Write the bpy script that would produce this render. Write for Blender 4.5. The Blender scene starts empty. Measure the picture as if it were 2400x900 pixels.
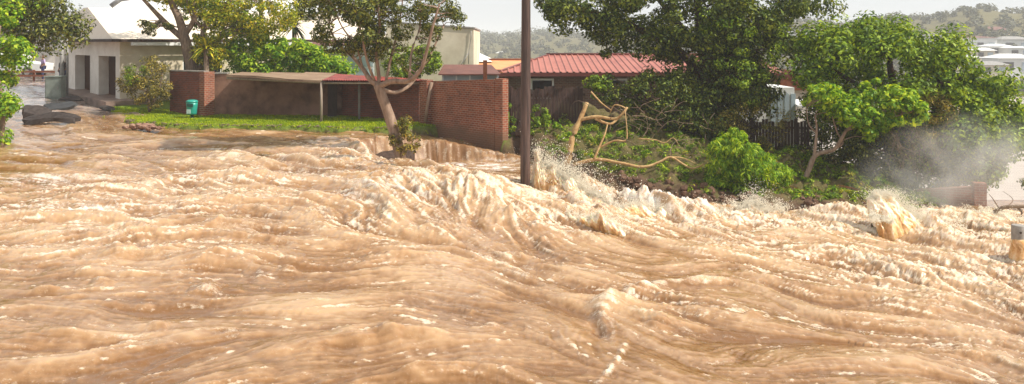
import bpy, bmesh, math, random
import numpy as np
from mathutils import Vector, Matrix

# ------------------------------------------------------------------ camera, sky, sun, exposure
SC = bpy.context.scene
COL = SC.collection
F = 2078.0          # focal length in photo pixels (photo is 2400 wide)
CH = 3.4            # camera height above the lawn
HZ = 100.0          # horizon row of the photo

cam_d = bpy.data.cameras.new('camera')
cam = bpy.data.objects.new('camera', cam_d)
COL.objects.link(cam)
cam.location = (0, 0, CH)
cam.rotation_euler = (math.radians(90), 0, 0)
cam_d.sensor_fit = 'HORIZONTAL'
cam_d.sensor_width = 36.0
cam_d.lens = 36.0 * F / 2400.0
cam_d.shift_y = -(450 - HZ) / 2400.0
cam_d.clip_start = 0.1
cam_d.clip_end = 8000
SC.camera = cam

SUN_AZ = math.radians(104)      # from +Y (view direction) clockwise to +X (right)
SUN_EL = math.radians(46)
to_sun = Vector((math.sin(SUN_AZ) * math.cos(SUN_EL), math.cos(SUN_AZ) * math.cos(SUN_EL), math.sin(SUN_EL)))

world = bpy.data.worlds.new("World")
SC.world = world
world.use_nodes = True
wn = world.node_tree
wn.nodes.clear()
w_out = wn.nodes.new('ShaderNodeOutputWorld')
w_bg = wn.nodes.new('ShaderNodeBackground')
w_sky = wn.nodes.new('ShaderNodeTexSky')
w_sky.sky_type = 'NISHITA'
w_sky.sun_disc = False
w_sky.sun_elevation = SUN_EL
w_sky.sun_rotation = SUN_AZ
w_sky.dust_density = 3.0
w_mix = wn.nodes.new('ShaderNodeMixRGB')
w_tc = wn.nodes.new('ShaderNodeTexCoord')
w_map = wn.nodes.new('ShaderNodeMapping')
w_map.inputs['Scale'].default_value = (1.2, 1.2, 5.0)
w_noise = wn.nodes.new('ShaderNodeTexNoise')
w_noise.inputs['Scale'].default_value = 1.6
w_noise.inputs['Detail'].default_value = 5
w_ramp = wn.nodes.new('ShaderNodeMapRange')
w_ramp.inputs['From Min'].default_value = 0.3
w_ramp.inputs['From Max'].default_value = 0.7
w_ramp.inputs['To Min'].default_value = 0.80
w_ramp.inputs['To Max'].default_value = 0.97
w_mix.inputs['Color2'].default_value = (7.0, 7.3, 7.45, 1)      # thin bright cloud veil
wn.links.new(w_tc.outputs['Generated'], w_map.inputs['Vector'])
wn.links.new(w_map.outputs['Vector'], w_noise.inputs['Vector'])
wn.links.new(w_noise.outputs['Fac'], w_ramp.inputs['Value'])
wn.links.new(w_ramp.outputs['Result'], w_mix.inputs['Fac'])
wn.links.new(w_sky.outputs['Color'], w_mix.inputs['Color1'])
wn.links.new(w_mix.outputs['Color'], w_bg.inputs['Color'])
w_bg.inputs['Strength'].default_value = 0.1
wn.links.new(w_bg.outputs['Background'], w_out.inputs['Surface'])

sun_d = bpy.data.lights.new('sun', 'SUN')
sun_d.energy = 5.0
sun_d.angle = math.radians(0.8)
sun_d.color = (1.0, 0.93, 0.82)
sun = bpy.data.objects.new('sun', sun_d)
sun.rotation_euler = to_sun.to_track_quat('Z', 'Y').to_euler()
COL.objects.link(sun)

SC.view_settings.view_transform = 'Standard'
SC.view_settings.look = 'None'
SC.view_settings.exposure = 0.32
SC.view_settings.gamma = 1.0
SC.view_settings.use_curve_mapping = False
SC.cycles.use_denoising = True
SC.cycles.max_bounces = 6
SC.cycles.diffuse_bounces = 3
SC.cycles.glossy_bounces = 2
SC.cycles.transmission_bounces = 3
SC.cycles.transparent_max_bounces = 8
SC.cycles.volume_bounces = 2
SC.cycles.volume_step_rate = 2.0
SC.cycles.caustics_reflective = False
SC.cycles.caustics_refractive = False

rng = np.random.default_rng(11)
random.seed(5)

# ------------------------------------------------------------------ helpers
def P(px, py, Y):
    return ((px - 1200.0) / F * Y, Y, CH - (py - HZ) / F * Y)
def G(px, py, z):
    Y = (CH - z) * F / (py - HZ)
    return ((px - 1200.0) / F * Y, Y)
def G3(px, py, z):
    x, y = G(px, py, z)
    return (x, y, z)

def tag(o, label=None, cat=None, group=None, kind=None):
    if label: o['label'] = label
    if cat: o['category'] = cat
    if group: o['group'] = group
    if kind: o['kind'] = kind
    return o
def empty(name, loc, label, cat, group=None):
    o = bpy.data.objects.new(name, None)
    COL.objects.link(o)
    o.location = loc
    o.empty_display_size = 0.3
    return tag(o, label, cat, group)
def link(name, me, mat=None, parent=None):
    """mesh data is in world coordinates; under a parent the parent's offset is removed"""
    o = bpy.data.objects.new(name, me)
    COL.objects.link(o)
    if mat is not None:
        for m in (mat if isinstance(mat, (list, tuple)) else [mat]):
            me.materials.append(m)
    if parent is not None:
        o.parent = parent
        r = parent
        off = Vector((0, 0, 0))
        while r is not None:
            off += r.location
            r = r.parent
        if off.length > 0:
            n = len(me.vertices)
            co = np.empty(n * 3, 'f')
            me.vertices.foreach_get('co', co)
            co = co.reshape(-1, 3) - np.array(off, 'f')
            me.vertices.foreach_set('co', co.ravel())
            me.update()
    return o
def np_mesh(name, V, faces, smooth=False):
    """faces: (n,k) int array of equal-sided faces"""
    me = bpy.data.meshes.new(name)
    V = np.asarray(V, 'f'); faces = np.asarray(faces, 'i')
    n, k = faces.shape
    me.vertices.add(len(V)); me.vertices.foreach_set('co', V.ravel())
    me.loops.add(n * k); me.loops.foreach_set('vertex_index', faces.ravel())
    me.polygons.add(n)
    me.polygons.foreach_set('loop_start', np.arange(0, n * k, k, dtype='i'))
    me.polygons.foreach_set('loop_total', np.full(n, k, 'i'))
    if smooth: me.polygons.foreach_set('use_smooth', np.ones(n, bool))
    me.update(calc_edges=True)
    return me

class MB:
    """collects boxes, prisms and tubes for ONE mesh object"""
    def __init__(s): s.v = []; s.f = []; s.uv = {}; s.sm = []
    def poly(s, pts, uv=None):
        i = len(s.v); s.v += [tuple(p) for p in pts]
        s.f.append(list(range(i, i + len(pts)))); s.sm.append(False)
        if uv: s.uv[len(s.f) - 1] = uv
    def hexa(s, b, t):
        """b,t: four bottom and four top corners, counter-clockwise from above"""
        i = len(s.v); s.v += [tuple(p) for p in b] + [tuple(p) for p in t]
        for q in ((3, 2, 1, 0), (4, 5, 6, 7), (0, 1, 5, 4), (1, 2, 6, 5), (2, 3, 7, 6), (3, 0, 4, 7)):
            s.f.append([i + k for k in q]); s.sm.append(False)
    def box(s, x0, x1, y0, y1, z0, z1):
        s.hexa([(x0, y0, z0), (x1, y0, z0), (x1, y1, z0), (x0, y1, z0)], [(x0, y0, z1), (x1, y0, z1), (x1, y1, z1), (x0, y1, z1)])
    def wall(s, a, b, z0, z1, t, z0b=None, z1b=None):
        """upright slab from a to b (xy); thickness t grows to the left-hand (far) side; different heights at b allowed"""
        z0b = z0 if z0b is None else z0b; z1b = z1 if z1b is None else z1b
        a = Vector(a[:2]); b = Vector(b[:2]); d = (b - a).normalized(); n = Vector((-d.y, d.x)) * t
        s.hexa([(a.x, a.y, z0), (b.x, b.y, z0b), (b.x + n.x, b.y + n.y, z0b), (a.x + n.x, a.y + n.y, z0)],
               [(a.x, a.y, z1), (b.x, b.y, z1b), (b.x + n.x, b.y + n.y, z1b), (a.x + n.x, a.y + n.y, z1)])
    def tube(s, pts, rad, sides=8, cap=True, jit=0.0):
        pts = [Vector(p) for p in pts]; n = len(pts)
        if not hasattr(rad, '__len__'): rad = [rad] * n
        i0 = len(s.v)
        up = Vector((0.13, 0.21, 1)).normalized()
        for k, p in enumerate(pts):
            d = (pts[min(k + 1, n - 1)] - pts[max(k - 1, 0)]).normalized()
            a = d.cross(up)
            if a.length < 0.2: a = d.cross(Vector((1, 0.1, 0)))
            a.normalize(); b = d.cross(a)
            for j in range(sides):
                t = 2 * math.pi * j / sides
                r = rad[k] * (1 + jit * (random.random() - 0.5))
                s.v.append(tuple(p + a * math.cos(t) * r + b * math.sin(t) * r))
        for k in range(n - 1):
            for j in range(sides):
                a0 = i0 + k * sides + j; a1 = i0 + k * sides + (j + 1) % sides
                s.f.append([a0, a1, a1 + sides, a0 + sides]); s.sm.append(True)
        if cap:
            s.f.append([i0 + j for j in reversed(range(sides))]); s.sm.append(False)
            s.f.append([i0 + (n - 1) * sides + j for j in range(sides)]); s.sm.append(False)
    def mesh(s, name):
        me = bpy.data.meshes.new(name)
        me.from_pydata(s.v, [], s.f)
        me.polygons.foreach_set('use_smooth', s.sm)
        me.update()
        return me
    def build(s, name, mat, parent=None, boxuv=True, bevel=0.0):
        me = s.mesh(name)
        if boxuv:
            uvl = me.uv_layers.new(name='uv')
            for p in me.polygons:
                n = p.normal
                h = Vector((-n.y, n.x, 0))
                if h.length < 0.3: ax, ay = Vector((1, 0, 0)), Vector((0, 1, 0))
                else: ax, ay = h.normalized(), Vector((0, 0, 1))
                for li in p.loop_indices:
                    c = me.vertices[me.loops[li].vertex_index].co
                    uvl.data[li].uv = (c.dot(ax), c.dot(ay))
        o = link(name, me, mat, parent)
        if bevel > 0:
            m = o.modifiers.new('bevel', 'BEVEL'); m.width = bevel; m.segments = 2; m.limit_method = 'ANGLE'
        return o

# ---- materials
def nodes(name):
    m = bpy.data.materials.new(name); m.use_nodes = True
    nt = m.node_tree; nt.nodes.clear()
    out = nt.nodes.new('ShaderNodeOutputMaterial')
    b = nt.nodes.new('ShaderNodeBsdfPrincipled')
    nt.links.new(b.outputs[0], out.inputs['Surface'])
    return m, nt, b, out
def N(nt, t, **kw):
    n = nt.nodes.new(t)
    for k, v in kw.items():
        if k in n.inputs: n.inputs[k].default_value = v
        else: setattr(n, k, v)
    return n
def ramp(nt, src, stops):
    r = nt.nodes.new('ShaderNodeValToRGB')
    e = r.color_ramp.elements
    while len(e) > 1: e.remove(e[-1])
    for i, (p, c) in enumerate(stops):
        x = e[0] if i == 0 else e.new(p)
        x.position = p; x.color = (c[0], c[1], c[2], 1)
    nt.links.new(src, r.inputs['Fac'])
    return r
def mat(name, c1, c2=None, scale=3.0, rough=0.7, spec=0.3, bump=0.0, bscale=None, metallic=0.0, stretch=(1, 1, 1), detail=6, stops=(0.35, 0.65), dist=0.02, c3=None):
    m, nt, b, out = nodes(name)
    tc = N(nt, 'ShaderNodeTexCoord'); mp = N(nt, 'ShaderNodeMapping')
    mp.inputs['Scale'].default_value = stretch
    nt.links.new(tc.outputs['Object'], mp.inputs['Vector'])
    c2 = c2 or tuple(x * 0.7 for x in c1)
    nz = N(nt, 'ShaderNodeTexNoise', Scale=scale, Detail=detail, Roughness=0.65)
    nt.links.new(mp.outputs[0], nz.inputs['Vector'])
    st = [(stops[0], c2), (stops[1], c1)]
    if c3: st.append((min(1, stops[1] + 0.15), c3))
    r = ramp(nt, nz.outputs['Fac'], st)
    nt.links.new(r.outputs['Color'], b.inputs['Base Color'])
    b.inputs['Roughness'].default_value = rough
    b.inputs['Specular IOR Level'].default_value = spec
    b.inputs['Metallic'].default_value = metallic
    if bump > 0:
        bn = N(nt, 'ShaderNodeTexNoise', Scale=bscale or scale * 4, Detail=6, Roughness=0.7)
        nt.links.new(mp.outputs[0], bn.inputs['Vector'])
        bu = N(nt, 'ShaderNodeBump', Strength=bump, Distance=dist)
        nt.links.new(bn.outputs['Fac'], bu.inputs['Height'])
        nt.links.new(bu.outputs[0], b.inputs['Normal'])
    return m
def brick_mat(name, c1, c2, mortar, stain=0.5, line=0.0):
    m, nt, b, out = nodes(name)
    uv = N(nt, 'ShaderNodeUVMap'); uv.uv_map = 'uv'
    br = N(nt, 'ShaderNodeTexBrick', Scale=1.0)
    br.inputs['Brick Width'].default_value = 0.235; br.inputs['Row Height'].default_value = 0.086
    br.inputs['Mortar Size'].default_value = 0.011; br.inputs['Bias'].default_value = -0.1
    br.inputs['Color1'].default_value = (*c1, 1); br.inputs['Color2'].default_value = (*c2, 1); br.inputs['Mortar'].default_value = (*mortar, 1)
    nt.links.new(uv.outputs[0], br.inputs['Vector'])
    tc = N(nt, 'ShaderNodeTexCoord')
    nz = N(nt, 'ShaderNodeTexNoise', Scale=0.9, Detail=7, Roughness=0.7)
    nt.links.new(tc.outputs['Object'], nz.inputs['Vector'])
    r = ramp(nt, nz.outputs['Fac'], [(0.3, (1 - stain,) * 3), (0.7, (1.15, 1.12, 1.1))])
    mx = N(nt, 'ShaderNodeMixRGB', blend_type='MULTIPLY', Fac=1.0)
    nt.links.new(br.outputs['Color'], mx.inputs['Color1']); nt.links.new(r.outputs['Color'], mx.inputs['Color2'])
    # silt left by the flood on the lowest courses
    gp = N(nt, 'ShaderNodeNewGeometry'); sx = N(nt, 'ShaderNodeSeparateXYZ'); nt.links.new(gp.outputs['Position'], sx.inputs[0])
    az = N(nt, 'ShaderNodeMath', operation='MULTIPLY_ADD'); az.inputs[1].default_value = .7; nt.links.new(nz.outputs['Fac'], az.inputs[0]); nt.links.new(sx.outputs['Z'], az.inputs[2])
    mz = N(nt, 'ShaderNodeMapRange'); mz.inputs['From Min'].default_value = .55 + line; mz.inputs['From Max'].default_value = .20 + line; mz.inputs['To Max'].default_value = .75; nt.links.new(az.outputs[0], mz.inputs['Value'])
    md_ = N(nt, 'ShaderNodeMixRGB'); md_.inputs['Color2'].default_value = (.17, .10, .06, 1); nt.links.new(mz.outputs[0], md_.inputs['Fac']); nt.links.new(mx.outputs[0], md_.inputs['Color1'])
    nt.links.new(md_.outputs[0], b.inputs['Base Color'])
    b.inputs['Roughness'].default_value = 0.85; b.inputs['Specular IOR Level'].default_value = 0.2
    bu = N(nt, 'ShaderNodeBump', Strength=0.6, Distance=0.01)
    nt.links.new(br.outputs['Fac'], bu.inputs['Height']); bu.invert = True
    nt.links.new(bu.outputs[0], b.inputs['Normal'])
    return m
def leaf_mat(name, dark, mid, light, trans=0.35, spec=0.22, rough=0.55):
    trans *= 0.75; dark = (dark[0] * .8, dark[1] * .75, dark[2] * .5); mid = (mid[0] * .92, mid[1] * .82, mid[2] * .5); light = (light[0] * 1.1, light[1] * .95, light[2] * .6)
    m, nt, b, out = nodes(name)
    g = N(nt, 'ShaderNodeNewGeometry')
    r = ramp(nt, g.outputs['Random Per Island'], [(0.0, dark), (0.5, mid), (0.95, light)])
    tc = N(nt, 'ShaderNodeTexCoord')
    nz = N(nt, 'ShaderNodeTexNoise', Scale=1.1, Detail=3)
    nt.links.new(tc.outputs['Object'], nz.inputs['Vector'])
    r2 = ramp(nt, nz.outputs['Fac'], [(0.35, (0.72, 0.82, 0.8)), (0.65, (1.2, 1.12, 0.95))])
    mx = N(nt, 'ShaderNodeMixRGB', blend_type='MULTIPLY', Fac=1.0)
    nt.links.new(r.outputs['Color'], mx.inputs['Color1']); nt.links.new(r2.outputs['Color'], mx.inputs['Color2'])
    nt.links.new(mx.outputs[0], b.inputs['Base Color'])
    b.inputs['Roughness'].default_value = rough; b.inputs['Specular IOR Level'].default_value = spec
    t = N(nt, 'ShaderNodeBsdfTranslucent')
    br = N(nt, 'ShaderNodeMixRGB', blend_type='MULTIPLY', Fac=1.0)
    br.inputs['Color2'].default_value = (2.3, 1.9, 0.4, 1)
    nt.links.new(mx.outputs[0], br.inputs['Color1']); nt.links.new(br.outputs[0], t.inputs['Color'])
    ms = N(nt, 'ShaderNodeMixShader', Fac=trans)
    nt.links.new(b.outputs[0], ms.inputs[1]); nt.links.new(t.outputs[0], ms.inputs[2])
    nt.links.new(ms.outputs[0], out.inputs['Surface'])
    return m

# ---- numeric noise
_cache = {}
def field(seed, lo, hi, n=1024, period=40.0):
    """periodic random field, wavelengths between lo and hi metres, unit std"""
    key = (seed, lo, hi, n, period)
    if key in _cache: return _cache[key], period
    r = np.random.default_rng(seed)
    a = np.fft.rfft2(r.standard_normal((n, n)))
    fx = np.fft.fftfreq(n, period / n)[:, None]; fy = np.fft.rfftfreq(n, period / n)[None, :]
    k = np.sqrt(fx * fx + fy * fy) + 1e-9
    w = 1.0 / k
    band = np.exp(-(lo / w) ** 2) * (1 - np.exp(-(hi / w) ** 2)) * (k ** -0.8)
    o = np.fft.irfft2(a * band, s=(n, n)); o -= o.mean(); o /= o.std()
    _cache[key] = o.astype('f')
    return _cache[key], period
def samp(fp, x, y):
    a, per = fp
    n = a.shape[0]
    u = (x / per * n) % n; v = (y / per * n) % n
    i = u.astype('i'); j = v.astype('i'); fu = (u - i).astype('f'); fv = (v - j).astype('f')
    i %= n; j %= n; i1 = (i + 1) % n; j1 = (j + 1) % n
    return (a[i, j] * (1 - fu) + a[i1, j] * fu) * (1 - fv) + (a[i, j1] * (1 - fu) + a[i1, j1] * fu) * fv
def sstep(a, b, x):
    t = np.clip((x - a) / (b - a), 0, 1)
    return t * t * (3 - 2 * t)
def rbf_fit(pts, lam=0.02):
    pts = np.array(pts, float); X = pts[:, :2]; z = pts[:, 2]
    d = np.linalg.norm(X[:, None] - X[None], axis=2)
    K = d + np.eye(len(X)) * lam * -1
    A = np.block([[K, np.ones((len(X), 1)), X], [np.ones((1, len(X))), np.zeros((1, 3))], [X.T, np.zeros((2, 3))]])
    c = np.linalg.solve(A, np.concatenate([z, np.zeros(3)]))
    return X, c
def rbf(f, x, y):
    X, c = f
    o = c[len(X)] + c[len(X) + 1] * x + c[len(X) + 2] * y
    for i in range(len(X)): o = o + c[i] * np.hypot(x - X[i, 0], y - X[i, 1])
    return o
def seg_dist(pl, x, y):
    """distance to a polyline, the running length at the nearest point, and signed side"""
    best = np.full(x.shape, 1e9); t_ = np.zeros(x.shape); side = np.zeros(x.shape); L = 0
    for (ax, ay), (bx, by) in zip(pl[:-1], pl[1:]):
        dx, dy = bx - ax, by - ay; ll = dx * dx + dy * dy + 1e-9
        t = np.clip(((x - ax) * dx + (y - ay) * dy) / ll, 0, 1)
        d = np.hypot(x - ax - t * dx, y - ay - t * dy)
        s = np.sign(dx * (y - ay) - dy * (x - ax))
        m = d < best
        best = np.where(m, d, best); t_ = np.where(m, L + t * math.sqrt(ll), t_); side = np.where(m, s, side)
        L += math.sqrt(ll)
    return best, t_ / L, side
def inside(poly, x, y):
    r = np.zeros(x.shape, bool); n = len(poly)
    for i in range(n):
        ax, ay = poly[i]; bx, by = poly[(i + 1) % n]
        c = ((ay > y) != (by > y)) & (x < (bx - ax) * (y - ay) / (by - ay + 1e-12) + ax)
        r ^= c
    return r
def sdist(poly, x, y):
    """positive inside"""
    d, _, _ = seg_dist(list(poly) + [poly[0]], x, y)
    return np.where(inside(poly, x, y), d, -d)

# ------------------------------------------------------------------ heights of water and ground
WC = [G3(1200, 900, -1.2), G3(0, 900, -0.9), G3(-500, 900, -0.7), G3(2400, 900, -1.8), G3(2900, 900, -2.1), G3(0, 600, -0.7), G3(600, 700, -0.95),
      G3(0, 400, -0.4), G3(-500, 420, -0.3), G3(100, 310, -0.1), G3(650, 302, -0.12), G3(400, 450, -0.5), G3(980, 325, -0.2), G3(140, 240, 0.45), G3(120, 205, 0.75), G3(90, 188, 0.9),
      G3(1100, 425, -0.55), G3(860, 460, -0.62), G3(1240, 520, -1.1), G3(1100, 600, -1.15), G3(1300, 425, -1.1), G3(1500, 470, -1.5),
      G3(1800, 500, -1.8), G3(2100, 505, -1.95), G3(2400, 505, -2.0), G3(2700, 520, -2.2), G3(1900, 700, -1.75), G3(1400, 700, -1.4), G3(2400, 650, -2.0),
      (0, 4, -1.0), (-12, 4, -0.7), (12, 4, -1.4), (-30, 45, .4), (-40, 30, 0), (-25, 60, 1.2), (-35, 90, 2.0), (14, 40, -3.2), (30, 40, -3.4), (40, 20, -2.6)]
WF = rbf_fit(WC)
POOL = [(-5.6, 32.4), (-5.0, 33.1), (-3.3, 33.9), (-1.8, 33.9), (-1.0, 33.4), (-0.2, 33.3), (1.2, 31.8), (0.9, 29.6), (-1.2, 28.9), (-4.0, 30.0)]
def water_base(x, y):
    z = rbf(WF, x, y)
    # beyond the right-hand weir the flood falls to the estuary
    fall = sstep(29.5, 44, y) * sstep(12, 15, x)
    z = z * (1 - fall) - 8.3 * fall
    d = sdist(POOL, x, y)
    north = sstep(31.8, 32.6, y)
    s = sstep(-0.12, 0.55, d) * north + sstep(-0.9, 0.7, d) * (1 - north)
    z = z - s * (z + 1.06) * (z > -1.06)
    return z

LAWN = [(-60, 100), (-30, 62), (-24.9, 50.5), (-19.6, 43.2), (-18.2, 40.4)] + [G(300, 297, -0.1), G(450, 303, -0.1), G(640, 303, -0.12), G(820, 307, -0.12), G(985, 303, -0.1)] + [(-3.45, 37.5), (-2.0, 36.0), (-0.45, 34.1), (-0.12, 33.75), (2, 60), (2, 110), (-60, 110)]
BANK = [(-0.25, 33.45), (0.6, 32.9), G(1215, 366, -0.95), G(1250, 392, -1.05), G(1400, 432, -1.35), G(1500, 455, -1.52), G(1600, 472, -1.65), G(1700, 487, -1.75), G(1800, 493, -1.8), G(2000, 496, -1.9), G(2150, 499, -1.95),
        (15.4, 30.2), (18.0, 36), (15.0, 60), (2, 62), (-1, 40)]
LC = [(-18.2, 40.4, .12), (-16, 41, .15), (-10, 38, .02), (-4, 36.2, -.03), (-14, 40.5, .08), (-8, 40.5, .03), (-3.8, 37.6, -.03), (-2, 35.6, -.15), (-0.3, 33.6, -.33),
      (-19.5, 43.5, .57), (-24.8, 50, .8), (-30, 60, .9), (-40, 90, 1.0), (-10, 50, .3), (-10, 80, .5), (0, 45, -.1), (0, 80, -.4)]
LF = rbf_fit(LC)
BC = [G3(1230, 330, -.25) , G3(1300, 305, 0.02), G3(1200, 345, -.45), G3(1250, 375, -.75), G3(1400, 340, -.35), G3(1420, 420, -1.15), G3(1500, 400, -1.0), G3(1500, 335, -.4), G3(1500, 445, -1.35), G3(1600, 440, -1.3), G3(1620, 380, -.8),
      G3(1700, 470, -1.6), G3(1800, 360, -.75), G3(1800, 470, -1.6), G3(1880, 425, -1.35), G3(2000, 485, -1.8), G3(2000, 425, -1.6), G3(2200, 480, -2.2), (3, 45, .1), (3, 60, -.2), (12, 45, -1.5), (14, 60, -3.0), (16, 36, -2.6)]
BF = rbf_fit(BC)
def land_parts(x, y):
    n1 = 0.10 * samp(field(71, .4, 3), x, y)
    d1 = sdist(LAWN, x, y) + n1 * 1.6
    d2 = sdist(BANK, x, y) + n1 * 2.0
    return d1, d2
def ground_z(x, y, detail=True):
    x = np.asarray(x, float); y = np.asarray(y, float)
    w = water_base(x, y) - 0.7
    w = np.where(y > 70, np.minimum(w, 2.0), w)
    d1, d2 = land_parts(x, y)
    l1 = rbf(LF, x, y); l2 = rbf(BF, x, y)
    n = samp(field(72, .15, 1.5), x, y)
    l2 = l2 + 0.10 * n * sstep(0, 1.5, d2) + 0.25 * samp(field(73, 1.0, 4.0), x, y) * sstep(.2, 2, d2) * .5
    l1 = l1 + 0.015 * n
    s2 = sstep(-0.35, 0.35, d2); s1 = sstep(-0.5, 0.15, d1)
    z = w * (1 - s2) + l2 * s2
    z = z * (1 - s1) + l1 * s1
    # everything past the houses falls to the estuary, then the far hills rise
    back = sstep(62, 110, y)
    z = z * (1 - back) - 10.0 * back
    side = sstep(16.5, 24, x) * sstep(24, 34, y)
    z = z * (1 - side) - 10.0 * side
    side = sstep(60, 110, np.abs(x)) * (1 - back)
    z = z * (1 - side) + (-1.5) * side
    far = shore_dist(x, y)
    hill = -9.9 + 1.9 * sstep(-4, 12, far) + hill_h(x, y) * sstep(0, 1, far / (220 + 260 * (1 - sstep(-60, 160, x))))
    z = np.where(y > 130, np.where(far > -4, hill, z), z)
    return z
def shore_dist(x, y):
    return y - (186 + 0.0012 * (x - 120) ** 2 * 0.0 + np.where(x < 60, (60 - x) * 0.9, 0) + 6 * np.sin(x * 0.03))
def hill_h(x, y):
    a = x / np.maximum(y, 1) * F + 1200       # bearing only sets where the ridge is higher
    r = sstep(1500, 2400, a)
    return (16.5 + 8.0 * r) * (1 + 0.06 * np.sin(a * 0.011 + 1) + 0.05 * np.sin(a * 0.031))

# flow directions (world xy unit vectors at places of the photo)
def FD(px, py, z, dpx, dpy):
    x, y = G(px, py, z); h = CH - z
    dx = dpx * y / F; dy = -dpy * y * y / (h * F)
    dx += (px - 1200) / F * dy
    l = math.hypot(dx, dy)
    return (x, y, dx / l, dy / l)
FLOW = [FD(0, 870, -.9, 100, -9), FD(400, 850, -1, 100, -12), FD(900, 800, -1.1, 100, -8), FD(1200, 850, -1.2, 100, -4), FD(300, 700, -.9, 100, -6), FD(800, 700, -1, 100, -8),
        FD(100, 560, -.7, 100, -7), FD(500, 560, -.8, 100, -6), FD(900, 600, -1, 100, -10), FD(200, 430, -.4, 100, 2), FD(600, 420, -.4, 100, 3), FD(400, 330, -.15, 100, 1), FD(800, 330, -.2, 100, 4), FD(820, 380, -.4, 100, 14),
        FD(100, 300, 0, 60, 20), FD(120, 230, .6, 20, 30), FD(1000, 320, -.2, 50, 40), FD(1000, 360, -.9, 60, 14), FD(1150, 380, -1, 100, 5),
        FD(1000, 430, -.6, 100, 25), FD(1100, 470, -.7, 60, 50), FD(1200, 520, -1, 80, 45), FD(950, 500, -.8, 70, 30), FD(1350, 480, -1.3, 100, 45), FD(1300, 560, -1.2, 100, 18), FD(1500, 560, -1.5, 100, 14),
        FD(1250, 640, -1.25, 100, 20), FD(1600, 620, -1.6, 100, -5), FD(1800, 560, -1.8, 100, 4), FD(2100, 560, -1.9, 100, 18), FD(2300, 640, -2, 100, 28), FD(2100, 680, -1.9, 100, 26), FD(1900, 700, -1.75, 100, 14),
        FD(1550, 720, -1.5, 100, 6), FD(1750, 740, -1.6, 100, 10), FD(1500, 840, -1.5, 80, 30), FD(1700, 860, -1.6, 100, -18), FD(1900, 830, -1.7, 100, -30), FD(2100, 800, -1.8, 100, 12), FD(2300, 850, -1.9, 100, 30), FD(1410, 800, -1.4, -25, 60)]
def make_flow():
    n = 300
    xs = np.linspace(-60, 60, n); ys = np.linspace(3, 100, n)
    X, Y = np.meshgrid(xs, ys, indexing='ij')
    U = np.zeros_like(X); V = np.zeros_like(X); W = np.zeros_like(X)
    for (x, y, dx, dy) in FLOW:
        s = 0.10 * y
        w = 1.0 / ((((X - x)) ** 2 + ((Y - y)) ** 2) / s ** 2 + 0.15) ** 1.6
        U += w * dx; V += w * dy; W += w
    # wandering
    a = np.arctan2(V, U) + 0.28 * samp(field(5, 1.0, 9.0), X, Y)
    return np.cos(a).astype('f'), np.sin(a).astype('f')
FU, FV = make_flow()
def flow(x, y):
    u = np.clip((x + 60) / 120 * 299, 0, 298.99); v = np.clip((y - 3) / 97 * 299, 0, 298.99)
    i = u.astype('i'); j = v.astype('i')
    return FU[i, j], FV[i, j]
def lic(fields, x, y, step=0.10, n=14, lens=None):
    """average each noise field along the current (line integral convolution)"""
    outs = [samp(f, x, y).astype('f') for f in fields]
    wsum = [1.0] * len(fields)
    for sgn in (1, -1):
        cx, cy = x.copy(), y.copy()
        st = step
        for k in range(1, n + 1):
            u, v = flow(cx, cy)
            cx = cx + u * sgn * st; cy = cy + v * sgn * st
            for q, f in enumerate(fields):
                if k <= lens[q]:
                    w = 1 - 0.8 * k / (lens[q] + 1)
                    outs[q] += w * samp(f, cx, cy)
                    wsum[q] += w
    return [o / math.sqrt(ws) for o, ws in zip(outs, wsum)]
# ------------------------------------------------------------------ ground sheet
def axis(segments):
    o = []
    for a, b, s in segments: o += list(np.arange(a, b, s))
    o.append(segments[-1][1])
    return np.array(o, float)
gx = axis([(-2600, -400, 110), (-400, -100, 20), (-100, -40, 4), (-40, -20, .8), (-20, 20, .16), (20, 40, .8), (40, 100, 4), (100, 420, 7), (420, 2600, 110)])
gy = axis([(-120, 0, 20), (0, 26, 2), (26, 45, .16), (45, 70, .8), (70, 130, 5), (130, 560, 6), (560, 1000, 40), (1000, 5000, 400)])
GX, GY = np.meshgrid(gx, gy, indexing='ij')
GZ = ground_z(GX, GY)
nx, ny = GX.shape
idx = np.arange(nx * ny).reshape(nx, ny)
gf = np.stack([idx[:-1, :-1], idx[1:, :-1], idx[1:, 1:], idx[:-1, 1:]], -1).reshape(-1, 4)
gme = np_mesh('ground', np.stack([GX, GY, GZ], -1).reshape(-1, 3), gf, True)
d1, d2 = land_parts(GX, GY)
soil = (sstep(0.1, 1.2, d2 + 0.35 * samp(field(74, .3, 2), GX, GY)))
lawnm = sstep(-0.1, 0.1, d1)
a_ = gme.attributes.new('grass', 'FLOAT', 'POINT')
a_.data.foreach_set('value', np.maximum(lawnm * (GY < 60), np.maximum(soil * 0.25, (GY > 120) * .30)).astype('f').ravel())
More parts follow.
